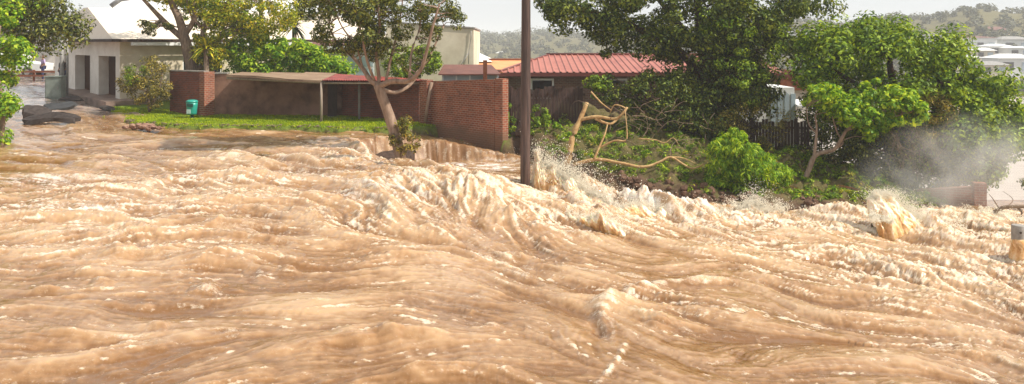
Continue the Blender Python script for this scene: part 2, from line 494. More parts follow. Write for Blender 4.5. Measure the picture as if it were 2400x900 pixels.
def ground_material():
    m, nt, b, out = nodes('ground_soil_and_grass')
    at = N(nt, 'ShaderNodeAttribute'); at.attribute_name = 'grass'
    tc = N(nt, 'ShaderNodeTexCoord')
    n1 = N(nt, 'ShaderNodeTexNoise', Scale=2.2, Detail=9, Roughness=0.72)
    n2 = N(nt, 'ShaderNodeTexNoise', Scale=7.0, Detail=6, Roughness=0.7)
    for n in (n1, n2): nt.links.new(tc.outputs['Object'], n.inputs['Vector'])
    s = ramp(nt, n1.outputs['Fac'], [(0.3, (0.045, 0.026, 0.017)), (0.5, (0.11, 0.065, 0.042)), (0.7, (0.20, 0.125, 0.08))])
    g = ramp(nt, n2.outputs['Fac'], [(0.3, (0.06, 0.10, 0.012)), (0.55, (0.14, 0.20, 0.02)), (0.75, (0.20, 0.25, 0.03))])
    mx = N(nt, 'ShaderNodeMixRGB')
    nt.links.new(at.outputs['Fac'], mx.inputs['Fac'])
    nt.links.new(s.outputs[0], mx.inputs['Color1']); nt.links.new(g.outputs[0], mx.inputs['Color2'])
    nt.links.new(mx.outputs[0], b.inputs['Base Color'])
    b.inputs['Roughness'].default_value = 0.85; b.inputs['Specular IOR Level'].default_value = 0.15
    bu = N(nt, 'ShaderNodeBump', Strength=0.9, Distance=0.08)
    nt.links.new(n2.outputs['Fac'], bu.inputs['Height']); nt.links.new(bu.outputs[0], b.inputs['Normal'])
    return m
tag(link('ground', gme, ground_material()), kind='structure')

# ------------------------------------------------------------------ flood water: a displaced sheet with the current combed into it
ROWS, COLS = 760, 1250
yy = 9.2 * (66 / 9.2) ** (np.linspace(0, 1, ROWS))
uu = np.linspace(-0.80, 0.80, COLS)
WY, UU = np.meshgrid(yy, uu, indexing='ij')
WX = UU * WY
X = WX.astype('f'); Y = WY.astype('f')
Z = water_base(WX, WY)
def photo_px(x, y): return 1200 + x / y * F
PX = photo_px(X, Y)
PYb = HZ + (CH - Z) * F / Y
fine = field(21, .05, .22, 2048, 40.); med = field(22, .16, .8); big = field(23, .7, 3.5, 1024, 80.); foamf = field(24, .07, .5, 2048, 40.)
L_m, L_b = lic([med, big], X, Y, .12, 11, [8, 11])
L_f, L_o = lic([fine, foamf], X, Y, .045, 10, [8, 10])
iso1 = samp(field(31, .35, 1.5), X, Y); iso2 = samp(field(32, .16, .5, 2048, 40.), X, Y); iso3 = samp(field(33, .06, .16, 2048, 40.), X, Y)
isoB = samp(field(34, 1.2, 5, 1024, 80.), X, Y)
# how rough the water is at each place
def blob(px, py, z, rx, ry, px_arr=None):
    cx, cy = G(px, py, z)
    return np.exp(-(((X - cx) / rx) ** 2 + ((Y - cy) / ry) ** 2))
T = np.zeros_like(X)
for (px, py, z, rx, ry, a) in [(1050, 430, -.6, 3.2, 4.0, .82), (1250, 470, -1.1, 2.6, 4.5, .9), (1450, 500, -1.5, 3.5, 3.5, .9), (1750, 520, -1.8, 4, 2.6, .95), (2100, 530, -1.9, 5, 3.2, .85), (2400, 560, -2, 5, 4, .82),
                               (2200, 640, -1.9, 4.2, 3.4, .75), (1850, 600, -1.8, 3.5, 2.6, .55), (500, 440, -.5, 5.5, 4.5, .55), (100, 480, -.5, 5, 5, .5), (250, 560, -.7, 4, 2.6, .45), (850, 520, -.8, 3, 3, .5), (850, 370, -.35, 2.2, 2.5, .7),
                               (1500, 700, -1.5, 1.6, 1.3, .4), (2350, 800, -2, 3, 3, .4), (1200, 620, -1.2, 1.8, 1.6, .35)]:
    T = np.maximum(T, a * blob(px, py, z, rx, ry))
T = np.clip(T + 0.12 + 0.07 * isoB, 0.06, 1.0)
calm = np.clip(1 - sstep(32.5, 36, Y) * (PX < 1250) * 0.75, 0, 1)       # the shallow sheet on the upper road
T = T * calm
chop = samp(field(35, .3, 1.4), X, Y); chop2 = samp(field(36, .10, .45, 2048, 40.), X, Y)
H = 0.028 * L_b * (0.6 + 1.0 * T) + 0.009 * L_m * (0.30 + 1.4 * T) + 0.0062 * L_f * (0.5 + 1.3 * T) + .008 * chop * (.45 + 1.4 * T) + .0032 * chop2 * (.2 + 2.4 * T)
bil = lambda a: 1.6 * (1 - np.exp(-1.3 * np.abs(a))) - 0.9
T2 = T * T
H += T2 * (0.060 * bil(iso1) + 0.016 * bil(iso2) + 0.009 * iso3)
H += 0.035 * isoB * T
FOAM = np.zeros_like(X)
def ridge(pl, w, h, mod=0.4, foam=0.0, fw=None, asym=0.0, seed=0, pz=None):
    """a standing wave along a line of photo places; asym>0 makes the near side steeper"""
    global H, FOAM
    pts = [G(a, b, c) for a, b, c in pl]
    xs = [p[0] for p in pts]; ys = [p[1] for p in pts]
    m = (X > min(xs) - 4 * w) & (X < max(xs) + 4 * w) & (Y > min(ys) - 4 * w) & (Y < max(ys) + 4 * w)
    if not m.any(): return
    x = X[m] + 0.22 * w * samp(field(90 + seed, .4, 2), X[m], Y[m]); y = Y[m] + 0.22 * w * samp(field(91 + seed, .4, 2), X[m], Y[m])
    d, t, s = seg_dist(pts, x, y)
    ww = w * (1 + asym * s)
    env = np.sin(np.pi * np.clip(t * 0.94 + 0.03, 0, 1)) ** 0.5
    g = np.exp(-(d / ww) ** 2) * env
    H[m] += h * g * np.clip(1 + mod * (.22 * samp(field(92 + seed, .4, 1.8), X[m], Y[m]) + .20 * L_m[m] + .12 * L_b[m]), .1, 1.6) * .8
    if foam: FOAM[m] = np.maximum(FOAM[m], foam * np.exp(-(d / (fw or w)) ** 2) * env)
# main crest poured over the road shoulder, left of the pole
ridge([(820, 480, -.7), (900, 440, -.6), (1000, 412, -.55), (1120, 425, -.6), (1190, 436, -.75)], .8, .19, .7, .6, 1.1, -.2, 1)
ridge([(930, 470, -.7), (1050, 452, -.7), (1180, 470, -.9)], .5, .16, .9, .5, .7, 0, 2)
for i, (a, b) in enumerate([(960, 440), (1040, 450), (1110, 455), (1150, 465), (1195, 480), (900, 480), (1000, 500), (1260, 500)]):
    ridge([(a, b, -.75), (a + 22, b + 18, -.8), (a + 44, b + 48, -.9)], .26, .15, .4, .35, .3, 0, 3 + i)
# hydraulic jump running down-right from the pole
ridge([(1285, 432, -1.1), (1340, 442, -1.2), (1420, 468, -1.4), (1500, 492, -1.5), (1640, 512, -1.6), (1800, 520, -1.8)], .7, .42, .6, 1.0, 1.2, -.25, 12)
ridge([(1310, 465, -1.2), (1380, 490, -1.3), (1450, 520, -1.4)], .45, .34, .8, .6, .6, 0, 14)
ridge([(1500, 540, -1.5), (1700, 560, -1.7), (1950, 560, -1.8)], .8, .10, .6, .5, 1.0, 0, 15)
ridge([(1850, 512, -1.9), (2050, 505, -1.95), (2250, 512, -2.0), (2500, 520, -2.1)], 1.0, .16, .8, 1.0, 1.6, 0, 16)
ridge([(2050, 545, -1.95), (2110, 540, -1.95), (2170, 545, -1.95)], .35, .35, .3, .6, .5, 0, 17)
# the V-shaped wave in the right foreground
ridge([(1700, 645, -1.5), (1560, 665, -1.5), (1450, 690, -1.45), (1412, 735, -1.4), (1436, 790, -1.4)], .20, .16, .5, .75, .22, .0, 18)
ridge([(1360, 770, -1.4), (1400, 760, -1.4), (1425, 800, -1.4)], .16, -.10, .2, 0, None, 0, 19)
ridge([(1470, 790, -1.4), (1450, 850, -1.4), (1400, 900, -1.35)], .05, .03, .5, .9, .06, 0, 20)
ridge([(1150, 590, -1.15), (1200, 620, -1.2), (1260, 645, -1.25)], .22, .13, .6, .7, .25, 0, 21)
ridge([(1270, 620, -1.3), (1400, 640, -1.4), (1560, 650, -1.45)], .30, .08, .6, .45, .3, 0, 22)
ridge([(1180, 520, -1), (1300, 545, -1.2), (1440, 570, -1.4)], .3, .14, .7, .45, .4, 0, 23)
# left: boils and lines
for i, (pl, w, h, fo) in enumerate([
        ([(230, 610, -.75), (330, 590, -.75), (470, 600, -.8)], .35, .20, .25), ([(0, 640, -.8), (120, 625, -.8), (230, 640, -.8)], .3, .10, .1), ([(60, 720, -.9), (180, 705, -.9), (250, 712, -.9)], .2, .07, .1),
        ([(420, 385, -.35), (560, 372, -.3), (720, 376, -.3), (760, 382, -.3)], .55, .13, .75), ([(430, 400, -.4), (640, 392, -.4), (860, 400, -.45)], .6, .10, .4), ([(540, 350, -.2), (700, 345, -.2), (830, 358, -.25)], .7, .08, .1), ([(260, 545, -.7), (300, 540, -.7), (340, 548, -.7)], .35, .20, .3), ([(330, 430, -.45), (420, 425, -.45)], .5, .16, .5),
        ([(170, 495, -.6), (270, 488, -.6), (340, 492, -.6)], .4, .14, .3), ([(0, 520, -.6), (150, 500, -.6)], .5, .10, .6), ([(380, 500, -.6), (480, 520, -.65), (620, 522, -.7)], .4, .12, .4), ([(560, 480, -.6), (660, 490, -.6)], .35, .14, .3), ([(700, 455, -.5), (800, 462, -.6)], .4, .12, .4),
        ([(0, 560, -.7), (200, 552, -.7), (330, 560, -.7)], .25, .07, .5), ([(520, 560, -.8), (640, 556, -.8), (700, 566, -.8)], .22, .12, .3), ([(600, 820, -1), (800, 790, -1), (1050, 775, -1.1)], .28, .10, .05), ([(700, 880, -1), (900, 865, -1.1), (1100, 860, -1.1)], .25, .11, .05), ([(0, 820, -.9), (120, 800, -.9), (220, 800, -.9)], .3, .09, 0),
        ([(200, 880, -.9), (380, 830, -.95), (600, 800, -1)], .25, .09, 0), ([(0, 430, -.45), (80, 420, -.45), (210, 425, -.45)], .6, .08, .75), ([(200, 450, -.5), (330, 440, -.5), (500, 452, -.5)], .4, .07, .7), ([(800, 395, -.4), (870, 400, -.4), (930, 410, -.5)], .4, .22, .3), ([(780, 330, -.2), (850, 340, -.25), (880, 370, -.4)], .5, .14, .6)]):
    ridge([p for p in pl], w, h, .5, fo, w * .9, 0, 30 + i)
for i in range(70):       # scattered small boils
    px = random.uniform(-100, 2500); py = random.uniform(380, 640) if i % 4 else random.uniform(640, 800); z = float(water_base(np.array(G(px, py, -1)[0]), np.array(G(px, py, -1)[1])))
    L = random.uniform(20, 70); w = random.uniform(.10, .28)
    ridge([(px, py, z), (px + L, py - random.uniform(-6, 6), z)], w, random.uniform(.04, .14) * (1 if px > 900 else .8), .5, random.choice((0, .3, .5)), w, 0, i % 9)
# waterfall over the road edge
pd = sdist(POOL, WX, WY)
lip = np.exp(-((pd - 0.15) / .45) ** 2) * sstep(32.0, 32.9, Y)
H = H * (1 - 0.55 * lip) + lip * 0.03 * samp(field(60, .12, .5, 2048, 40.), X * 1.0 + Y * .25, Y * 0.06)
inpool = sstep(.62, .95, pd)
H *= (1 - .85 * inpool) * (1 - .75 * blob(1150, 388, -1.0, 1.7, 1.9)) * (1 - .8 * blob(1226, 448, -1.15, .55, 2.2))
pale = np.clip(inpool * sstep(30, 31, Y) * .9, 0, 1)  # whiter aerated foam; in the pool the sky's reflection is put into colour too
for (px, py, z, rx, ry, a) in [(880, 455, -.65, 1.3, .9, .6), (60, 425, -.45, 3, 1.2, .6), (190, 490, -.6, 2.2, 1.0, .6), (330, 415, -.4, 2.5, .9, .5), (60, 590, -.75, 1.8, .5, .5), (1550, 505, -1.6, 2.5, 1.0, .6), (700, 410, -.4, 2, .8, .4), (1140, 388, -1.0, 1.8, 1.6, .85)]:
    pale = np.maximum(pale, a * blob(px, py, z, rx, ry))
FOAM = np.maximum(FOAM, inpool * (0.75 + .2 * iso1) * sstep(30, 31.5, Y))
FOAM = FOAM * (1 - .8 * lip) + .38 * lip * np.clip(.6 + .5 * samp(field(62, .08, .4, 2048, 40.), X * 1.2, Y * .1), 0, 1)
# foam from turbulence, combed along the current
fo = 0.60 * L_o + 0.28 * iso2 + 0.25 * L_m + .38 * iso3
base_f = T2 * 1.05 + 0.08
F1 = sstep(0.45, 2.4, fo * (0.6 + 0.7 * T) + 1.6 * T2)
F2 = sstep(1.9, 3.4, 0.6 * L_o + 0.6 * iso2 + 0.75 * samp(field(61, .6, 4), X, Y)) * .75         # scattered rafts in quiet water
F3 = FOAM * sstep(-1.2, 1.3, 0.7 * L_o + 0.4 * iso2 + 0.3 * iso1 + .3 * L_m)
FO = np.clip(np.maximum(np.maximum(F1 * 0.8, F2), F3), 0, 1)
FO = np.maximum(FO, pale * (1 - inpool) * sstep(-.6, 1.3, .8 * L_o + .5 * L_m + .4 * iso3) * .9)
silt = 0.5 + 0.10 * L_b + 0.10 * L_m + 0.08 * L_f + .08 * chop + .08 * chop2 - 0.08 * isoB - 0.35 * lip + .30 * (T - .42) - .10 * sstep(20, 12, Y)
fade = 1 - sstep(50, 60, Y) * .8
Z = Z + H * fade + 0.02 * FO * (0.5 + iso3 * .4)
ridx = np.arange(ROWS * COLS).reshape(ROWS, COLS)
wf = np.stack([ridx[:-1, :-1], ridx[:-1, 1:], ridx[1:, 1:], ridx[1:, :-1]], -1).reshape(-1, 4)
wme = np_mesh('water', np.stack([WX, WY, Z], -1).reshape(-1, 3), wf, True)
for nm, arr in (('foam', FO), ('silt', silt), ('rough', lip), ('pale', pale)):
    a_ = wme.attributes.new(nm, 'FLOAT', 'POINT'); a_.data.foreach_set('value', arr.astype('f').ravel())
road_mud = sstep(38.5, 42, Y) * (X < -14)
a_ = wme.attributes.new('mud', 'FLOAT', 'POINT'); a_.data.foreach_set('value', road_mud.astype('f').ravel())
def water_material():
    m, nt, b, out = nodes('flood_water')
    A = {}
    for k in ('foam', 'silt', 'rough', 'mud', 'pale'):
        A[k] = N(nt, 'ShaderNodeAttribute'); A[k].attribute_name = k
    tc = N(nt, 'ShaderNodeTexCoord')
    body = ramp(nt, A['silt'].outputs['Fac'], [(0.0, (0.19, 0.088, 0.028)), (0.42, (0.325, 0.182, 0.084)), (0.85, (0.46, 0.295, 0.162))])
    nz = N(nt, 'ShaderNodeTexNoise', Scale=16.0, Detail=5, Roughness=0.7)
    nt.links.new(tc.outputs['Object'], nz.inputs['Vector'])
    # froth breaks up at small scale
    ma = N(nt, 'ShaderNodeMath', operation='MULTIPLY_ADD'); ma.inputs[1].default_value = 1.9; ma.inputs[2].default_value = -0.95
    nz2 = N(nt, 'ShaderNodeTexNoise', Scale=46.0, Detail=3, Roughness=0.7); nt.links.new(tc.outputs['Object'], nz2.inputs['Vector'])
    av = N(nt, 'ShaderNodeMixRGB', Fac=0.45); nt.links.new(nz.outputs['Fac'], av.inputs['Color1']); nt.links.new(nz2.outputs['Fac'], av.inputs['Color2'])
    nt.links.new(av.outputs[0], ma.inputs[0])
    ad = N(nt, 'ShaderNodeMath', operation='ADD'); nt.links.new(ma.outputs[0], ad.inputs[0]); nt.links.new(A['foam'].outputs['Fac'], ad.inputs[1])
    mr = N(nt, 'ShaderNodeMapRange'); mr.inputs['From Min'].default_value = 0.12; mr.inputs['From Max'].default_value = 0.95
    nt.links.new(ad.outputs[0], mr.inputs['Value'])
    fm = N(nt, 'ShaderNodeMixRGB'); fc = N(nt, 'ShaderNodeMixRGB'); fc.inputs['Color1'].default_value = (0.79, 0.67, 0.52, 1); fc.inputs['Color2'].default_value = (0.80, 0.78, 0.76, 1)
    nt.links.new(A['pale'].outputs['Fac'], fc.inputs['Fac']); nt.links.new(fc.outputs[0], fm.inputs['Color2'])
    nt.links.new(mr.outputs[0], fm.inputs['Fac']); nt.links.new(body.outputs[0], fm.inputs['Color1'])
    mud = N(nt, 'ShaderNodeMixRGB'); n3 = N(nt, 'ShaderNodeTexNoise', Scale=1.6, Detail=7)
    nt.links.new(tc.outputs['Object'], n3.inputs['Vector'])
    mc = ramp(nt, n3.outputs['Fac'], [(0.35, (0.12, 0.10, 0.095)), (0.6, (0.38, 0.29, 0.24))])
    nt.links.new(A['mud'].outputs['Fac'], mud.inputs['Fac']); nt.links.new(fm.outputs[0], mud.inputs['Color1']); nt.links.new(mc.outputs[0], mud.inputs['Color2'])
    nt.links.new(mud.outputs[0], b.inputs['Base Color'])
    rr = N(nt, 'ShaderNodeMapRange'); rr.inputs['To Min'].default_value = 0.13; rr.inputs['To Max'].default_value = 0.6
    nt.links.new(mr.outputs[0], rr.inputs['Value']); lr = N(nt, 'ShaderNodeMath', operation='MULTIPLY_ADD'); lr.inputs[1].default_value = .45; nt.links.new(A['rough'].outputs['Fac'], lr.inputs[0]); nt.links.new(rr.outputs[0], lr.inputs[2]); nt.links.new(lr.outputs[0], b.inputs['Roughness'])
    b.inputs['IOR'].default_value = 1.45
    b.inputs['Subsurface Weight'].default_value = 0.35; b.inputs['Subsurface Radius'].default_value = (0.14, 0.075, 0.03); b.inputs['Subsurface Scale'].default_value = 1.0
    n4 = N(nt, 'ShaderNodeTexNoise', Scale=22.0, Detail=4, Roughness=0.6); nt.links.new(tc.outputs['Object'], n4.inputs['Vector'])
    n5 = N(nt, 'ShaderNodeTexNoise', Scale=9.0, Detail=7, Roughness=0.75); nt.links.new(tc.outputs['Object'], n5.inputs['Vector'])
    ah = N(nt, 'ShaderNodeMath', operation='ADD'); nt.links.new(n4.outputs['Fac'], ah.inputs[0]); nt.links.new(n5.outputs['Fac'], ah.inputs[1])
    bu = N(nt, 'ShaderNodeBump', Strength=0.7, Distance=0.02)
    bs = N(nt, 'ShaderNodeMapRange'); bs.inputs['To Min'].default_value = .12; bs.inputs['To Max'].default_value = 1.0; nt.links.new(mr.outputs[0], bs.inputs['Value']); nt.links.new(bs.outputs[0], bu.inputs['Strength'])
    nt.links.new(ah.outputs[0], bu.inputs['Height']); nt.links.new(bu.outputs[0], b.inputs['Normal'])
    return m
WMAT = water_material()
tag(link('water', wme, WMAT), kind='structure')
def water_z(px, py, it=6):
    z = -1.0
    for _ in range(it):
        x, y = G(px, py, z); z = float(water_base(np.array(x), np.array(y)))
    return z

# ------------------------------------------------------------------ estuary
mb = MB(); mb.poly([(-400, 46, -8.45), (700, 46, -8.45), (700, 480, -8.45), (-400, 480, -8.45)])
em, ent, eb, eo = nodes('estuary_water')
etc_ = N(ent, 'ShaderNodeTexCoord'); emp = N(ent, 'ShaderNodeMapping'); emp.inputs['Scale'].default_value = (.35, 1.5, 1)
ent.links.new(etc_.outputs['Object'], emp.inputs['Vector'])
enz = N(ent, 'ShaderNodeTexNoise', Scale=1.2, Detail=6); ent.links.new(emp.outputs[0], enz.inputs['Vector'])
er = ramp(ent, enz.outputs['Fac'], [(.3, (.42, .34, .28)), (.7, (.55, .47, .40))]); ent.links.new(er.outputs[0], eb.inputs['Base Color'])
eb.inputs['Roughness'].default_value = .3; eb.inputs['IOR'].default_value = 1.33
ebu = N(ent, 'ShaderNodeBump', Strength=.6, Distance=.15); ent.links.new(enz.outputs['Fac'], ebu.inputs['Height']); ent.links.new(ebu.outputs[0], eb.inputs['Normal'])
tag(mb.build('river', em), kind='structure')
# ------------------------------------------------------------------ materials for things
M = {}
M['brick'] = brick_mat('red_brick', (0.36, 0.10, 0.05), (0.21, 0.06, 0.035), (0.38, 0.29, 0.22), .5)
M['brick_low'] = brick_mat('retaining_wall_brick', (0.40, 0.13, 0.07), (0.26, 0.08, 0.045), (0.38, 0.29, 0.22), .4, -2.2)
M['brick_shaded'] = brick_mat('shaded_brick', (0.28, 0.075, 0.045), (0.16, 0.05, 0.035), (0.19, 0.13, 0.11), .5)  # darker copy of the red brick; the walls' shade is put into its colour
M['brick_house'] = brick_mat('brown_house_brick', (0.20, 0.10, 0.07), (0.14, 0.075, 0.05), (0.24, 0.20, 0.16), .3)
M['plaster'] = mat('stained_plaster', (0.34, 0.19, 0.135), (0.09, 0.045, 0.03), .8, .9, .1, .6, 6, detail=10, stops=(.36, .62))
M['render_white'] = mat('white_wall_paint', (0.80, 0.76, 0.69), (0.66, 0.61, 0.54), 1.2, .8, .2, .2, 12, detail=8)
M['render_cream'] = mat('cream_wall_paint', (0.72, 0.64, 0.50), (0.52, 0.44, 0.32), .7, .8, .2, .2, 9, detail=9, stops=(.30, .6))
M['roof_cream'] = mat('cream_roof_sheet', (0.80, 0.70, 0.58), (0.72, 0.61, 0.49), 1.0, .55, .3)
M['white'] = mat('white_paint', (0.78, 0.78, 0.76), (0.68, 0.68, 0.66), 4, .5, .4)
M['grey'] = mat('weathered_grey_metal', (0.34, 0.33, 0.31), (0.20, 0.19, 0.18), 2.5, .6, .3, .2, 12)
M['dark'] = mat('dark_brown_timber', (0.055, 0.03, 0.022), (0.03, 0.018, 0.014), 5, .7, .3, .4, 8, stretch=(3, 3, .6))
M['door'] = mat('brown_door', (0.07, 0.03, 0.02), (0.04, 0.018, 0.012), 5, .7, .1, .2, 6, stretch=(5, 5, .5))
M['glass'] = mat('window_glass', (0.02, 0.022, 0.024), (0.012, 0.013, 0.014), 3, .06, .8)
M['pale_glass'] = mat('pale_blue_glass', (0.42, 0.50, 0.55), (0.34, 0.42, 0.47), 1.5, .12, .6)
M['roof_red'] = mat('red_roof_sheet', (0.44, 0.155, 0.11), (0.33, 0.10, 0.075), .9, .5, .4, detail=8)
M['roof_maroon'] = mat('maroon_roof', (0.20, 0.085, 0.065), (0.12, 0.05, 0.04), 1.5, .6, .3, detail=8)
M['roof_orange'] = mat('orange_tile_roof', (0.72, 0.34, 0.16), (0.60, 0.27, 0.12), 1.5, .7, .3, detail=8)
M['fascia'] = mat('maroon_fascia', (0.16, 0.04, 0.03), (0.12, 0.03, 0.025), 3, .5, .4)
M['thatch'] = mat('weathered_grey_roof_boards', (0.36, 0.26, 0.18), (0.16, 0.10, 0.07), 2.5, .9, .1, .5, 9, stretch=(.4, 3, 3), detail=8)
M['tin_red'] = mat('red_corrugated_tin', (0.30, 0.045, 0.03), (0.11, 0.02, 0.015), 2.5, .5, .4)
M['pole'] = mat('creosoted_pole_timber', (0.13, 0.08, 0.065), (0.035, 0.022, 0.02), 2.0, .65, .35, .6, 10, stretch=(6, 6, .35), detail=8, c3=(.22, .15, .12))
M['post'] = mat('grey_post_timber', (0.36, 0.30, 0.24), (0.22, 0.17, 0.13), 6, .8, .2, .3, 12, stretch=(4, 4, .6))
M['fence'] = mat('blackened_fence_timber', (0.085, 0.05, 0.042), (0.03, 0.018, 0.016), 3.5, .8, .2, .6, 8, stretch=(5, 5, .4))
M['bin'] = mat('teal_green_plastic', (0.02, 0.33, 0.26), (0.015, 0.26, 0.21), 5, .35, .5)
M['bin_dark'] = mat('dark_green_plastic', (0.01, 0.09, 0.075), None, 5, .4, .4)
M['label'] = mat('pale_sticker', (0.5, 0.65, 0.6), None, 9, .5, .3)
M['box'] = mat('grey_green_cabinet_paint', (0.27, 0.31, 0.27), (0.19, 0.22, 0.19), 3, .6, .3, .1)
M['asphalt'] = mat('broken_asphalt', (0.075, 0.06, 0.055), (0.035, 0.027, 0.025), 6, .85, .25, .8, 16, dist=.04)
M['rubble'] = mat('brick_rubble', (0.36, 0.23, 0.17), (0.17, 0.085, 0.06), 3.5, .9, .1, .5, 12)
M['concrete'] = mat('stained_concrete', (0.36, 0.34, 0.31), (0.22, 0.20, 0.18), 4, .85, .2, .4, 14, detail=9)
M['concrete_wet'] = mat('wet_dark_concrete', (0.05, 0.05, 0.05), (0.02, 0.02, 0.022), 3, .55, .3, .5, 8)
M['rust'] = mat('rust_brown_steel', (0.25, 0.09, 0.04), (0.16, 0.05, 0.03), 8, .8, .2)
M['bark_grey'] = mat('grey_brown_bark', (0.30, 0.22, 0.16), (0.13, 0.085, 0.06), 3.5, .85, .15, .8, 10, stretch=(3, 3, .8), detail=9)
M['bark_pale'] = mat('pale_pinkish_bark', (0.38, 0.27, 0.20), (0.20, 0.13, 0.09), 3, .8, .2, .6, 10, stretch=(3, 3, .8), detail=8)
M['bark_dark'] = mat('dark_bark', (0.10, 0.065, 0.05), (0.04, 0.028, 0.022), 3, .9, .1, .8, 8, stretch=(3, 3, .6))
M['stripped'] = mat('stripped_yellow_wood', (0.58, 0.40, 0.19), (0.34, 0.19, 0.08), 3.5, .75, .2, .8, 12, stretch=(2, 2, 2), detail=7)
M['driftwood'] = mat('dead_grey_twigs', (0.27, 0.20, 0.14), (0.16, 0.11, 0.08), 4, .9, .1)
L = {}
L['olive'] = leaf_mat('dark_olive_leaves', (0.029, 0.051, 0.019), (0.080, 0.120, 0.038), (0.257, 0.306, 0.109), .28)
L['deep'] = leaf_mat('deep_green_leaves', (0.023, 0.048, 0.014), (0.073, 0.128, 0.030), (0.236, 0.325, 0.082), .30)
L['mid'] = leaf_mat('mid_green_leaves', (0.044, 0.099, 0.014), (0.124, 0.241, 0.027), (0.335, 0.517, 0.073), .36)
L['bright'] = leaf_mat('bright_green_leaves', (0.066, 0.170, 0.016), (0.160, 0.369, 0.027), (0.433, 0.620, 0.073), .40)
L['yellow'] = leaf_mat('yellow_green_leaves', (0.102, 0.170, 0.019), (0.248, 0.354, 0.027), (0.620, 0.620, 0.092), .40)
L['brown'] = leaf_mat('olive_brown_leaves', (0.058, 0.064, 0.024), (0.146, 0.149, 0.047), (0.394, 0.363, 0.128), .25)
L['grass'] = leaf_mat('lawn_grass_blades', (0.11, 0.20, 0.014), (0.26, 0.42, 0.02), (0.44, 0.58, 0.03), .40, rough=.6)
L['far'] = leaf_mat('far_tree_leaves', (0.035, 0.045, 0.030), (0.07, 0.085, 0.055), (0.12, 0.135, 0.09), .15)  # leaf colour greyed, so part of the distance haze is painted in
L['dark'] = leaf_mat('dark_palm_leaves', (0.010, 0.024, 0.014), (0.025, 0.05, 0.028), (0.05, 0.085, 0.045), .15)

def gz(x, y): return float(ground_z(np.array([x]), np.array([y]))[0])

# ------------------------------------------------------------------ left building with two deep doorways
A0 = Vector((-19.25, 43.5)); B0 = Vector((-25.2, 50.3)); uL = (B0 - A0).normalized(); nL = Vector((uL.y, -uL.x))   # nL into ... see below
pR = Vector((0.752, 0.659))                                      # direction of the front wall, away to the right
inn = Vector((uL.y, -uL.x)) * 1.0
if inn.dot(pR) < 0: inn = -inn                                   # inwards normal of the doorway wall
Z0, Z1 = 0.35, 3.52
b = empty('white_building', (A0.x, A0.y, 0.5), 'long low white building with two deep dark doorways and cream roof', 'building')
def along(t, d=0.0): p = A0 + uL * t + inn * d; return (p.x, p.y)
mb = MB()
def t_at(px):
    k = (px - 1200) / F
    return (k * A0.y - A0.x) / (uL.x - k * uL.y)
door_px = [(t_at(271), t_at(231)), (t_at(211), t_at(176))]                            # doorway spans along the wall
def slab(m, t0, t1, z0, z1, d0, d1):
    m.hexa([(*along(t0, d0), z0), (*along(t1, d0), z0), (*along(t1, d1), z0), (*along(t0, d1), z0)][::-1],
           [(*along(t0, d0), z1), (*along(t1, d0), z1), (*along(t1, d1), z1), (*along(t0, d1), z1)][::-1])
segs = [(0, door_px[0][0]), (door_px[0][1], door_px[1][0]), (door_px[1][1], t_at(160))]
for (a, c) in segs: slab(mb, a, c, Z0, Z1, 0, .6)
for (a, c) in door_px: slab(mb, a + .001, c - .001, 2.72, Z1 - .002, 0.004, .6)
slab(mb, 0, t_at(160), Z0, Z1 - .004, .603, .8)
# second, lower wing further up the street with a wide opening
tw0, tw1, tw2, tw3 = t_at(160) + .05, t_at(153), t_at(139), t_at(116)
for (a, c, zz) in [(tw0, tw1, 3.0), (tw2, tw3, 3.0)]: slab(mb, a, c, Z0, zz, .3, 1.4)
slab(mb, tw1, tw2, 2.75, 3.0, .304, 1.4)
slab(mb, tw0, tw3, Z0, 2.99, 3.0, 3.2)
mb.build('wall', M['render_white'], b)
def front(t, d=0.0): p = A0 + pR * t - uL * d * -1; return (p.x, p.y)
mb = MB()
def fslab(m, t0, t1, z0, z1, d0=0.0, d1=0.3):
    q = [(A0 + pR * t0 + uL * d0), (A0 + pR * t1 + uL * d0), (A0 + pR * t1 + uL * d1), (A0 + pR * t0 + uL * d1)]
    m.hexa([(p.x, p.y, z0) for p in q], [(p.x, p.y, z1) for p in q])
wt0, wt1, wz0, wz1 = 3.1, 5.2, 1.75, 2.75
fslab(mb, .01, wt0, Z0, Z1 - .01, -.004); fslab(mb, wt1, 15, Z0, Z1 - .01, -.004); fslab(mb, wt0, wt1, Z0, wz0, -.004); fslab(mb, wt0, wt1, wz1, Z1 - .01, -.004)
mb.build('front_wall', M['render_cream'], b)
mb = MB(); fslab(mb, wt0, wt1, wz0, wz0 + .07, .05, .13); fslab(mb, wt0, wt1, wz1 - .07, wz1, .05, .13)
for t in (wt0, wt0 + .9, wt1 - .07): fslab(mb, t, t + .07, wz0 + .07, wz1 - .07, .05, .13)
fr = mb.build('window', M['white'], b)
mb = MB(); fslab(mb, wt0 + .07, wt1 - .07, wz0 + .07, wz1 - .07, .14, .16); mb.build('pane', M['glass'], fr)
for (a, c) in door_px:
    mb = MB(); slab(mb, a + .004, c - .004, Z0, 2.72, .50, .56); dd = mb.build('door', M['door'], b)
    mb = MB()
    p = along(a + .25, .47); mb.tube([(p[0], p[1], 1.45), (p[0], p[1], 1.62)], .025); mb.build('handle', M['grey'], dd)
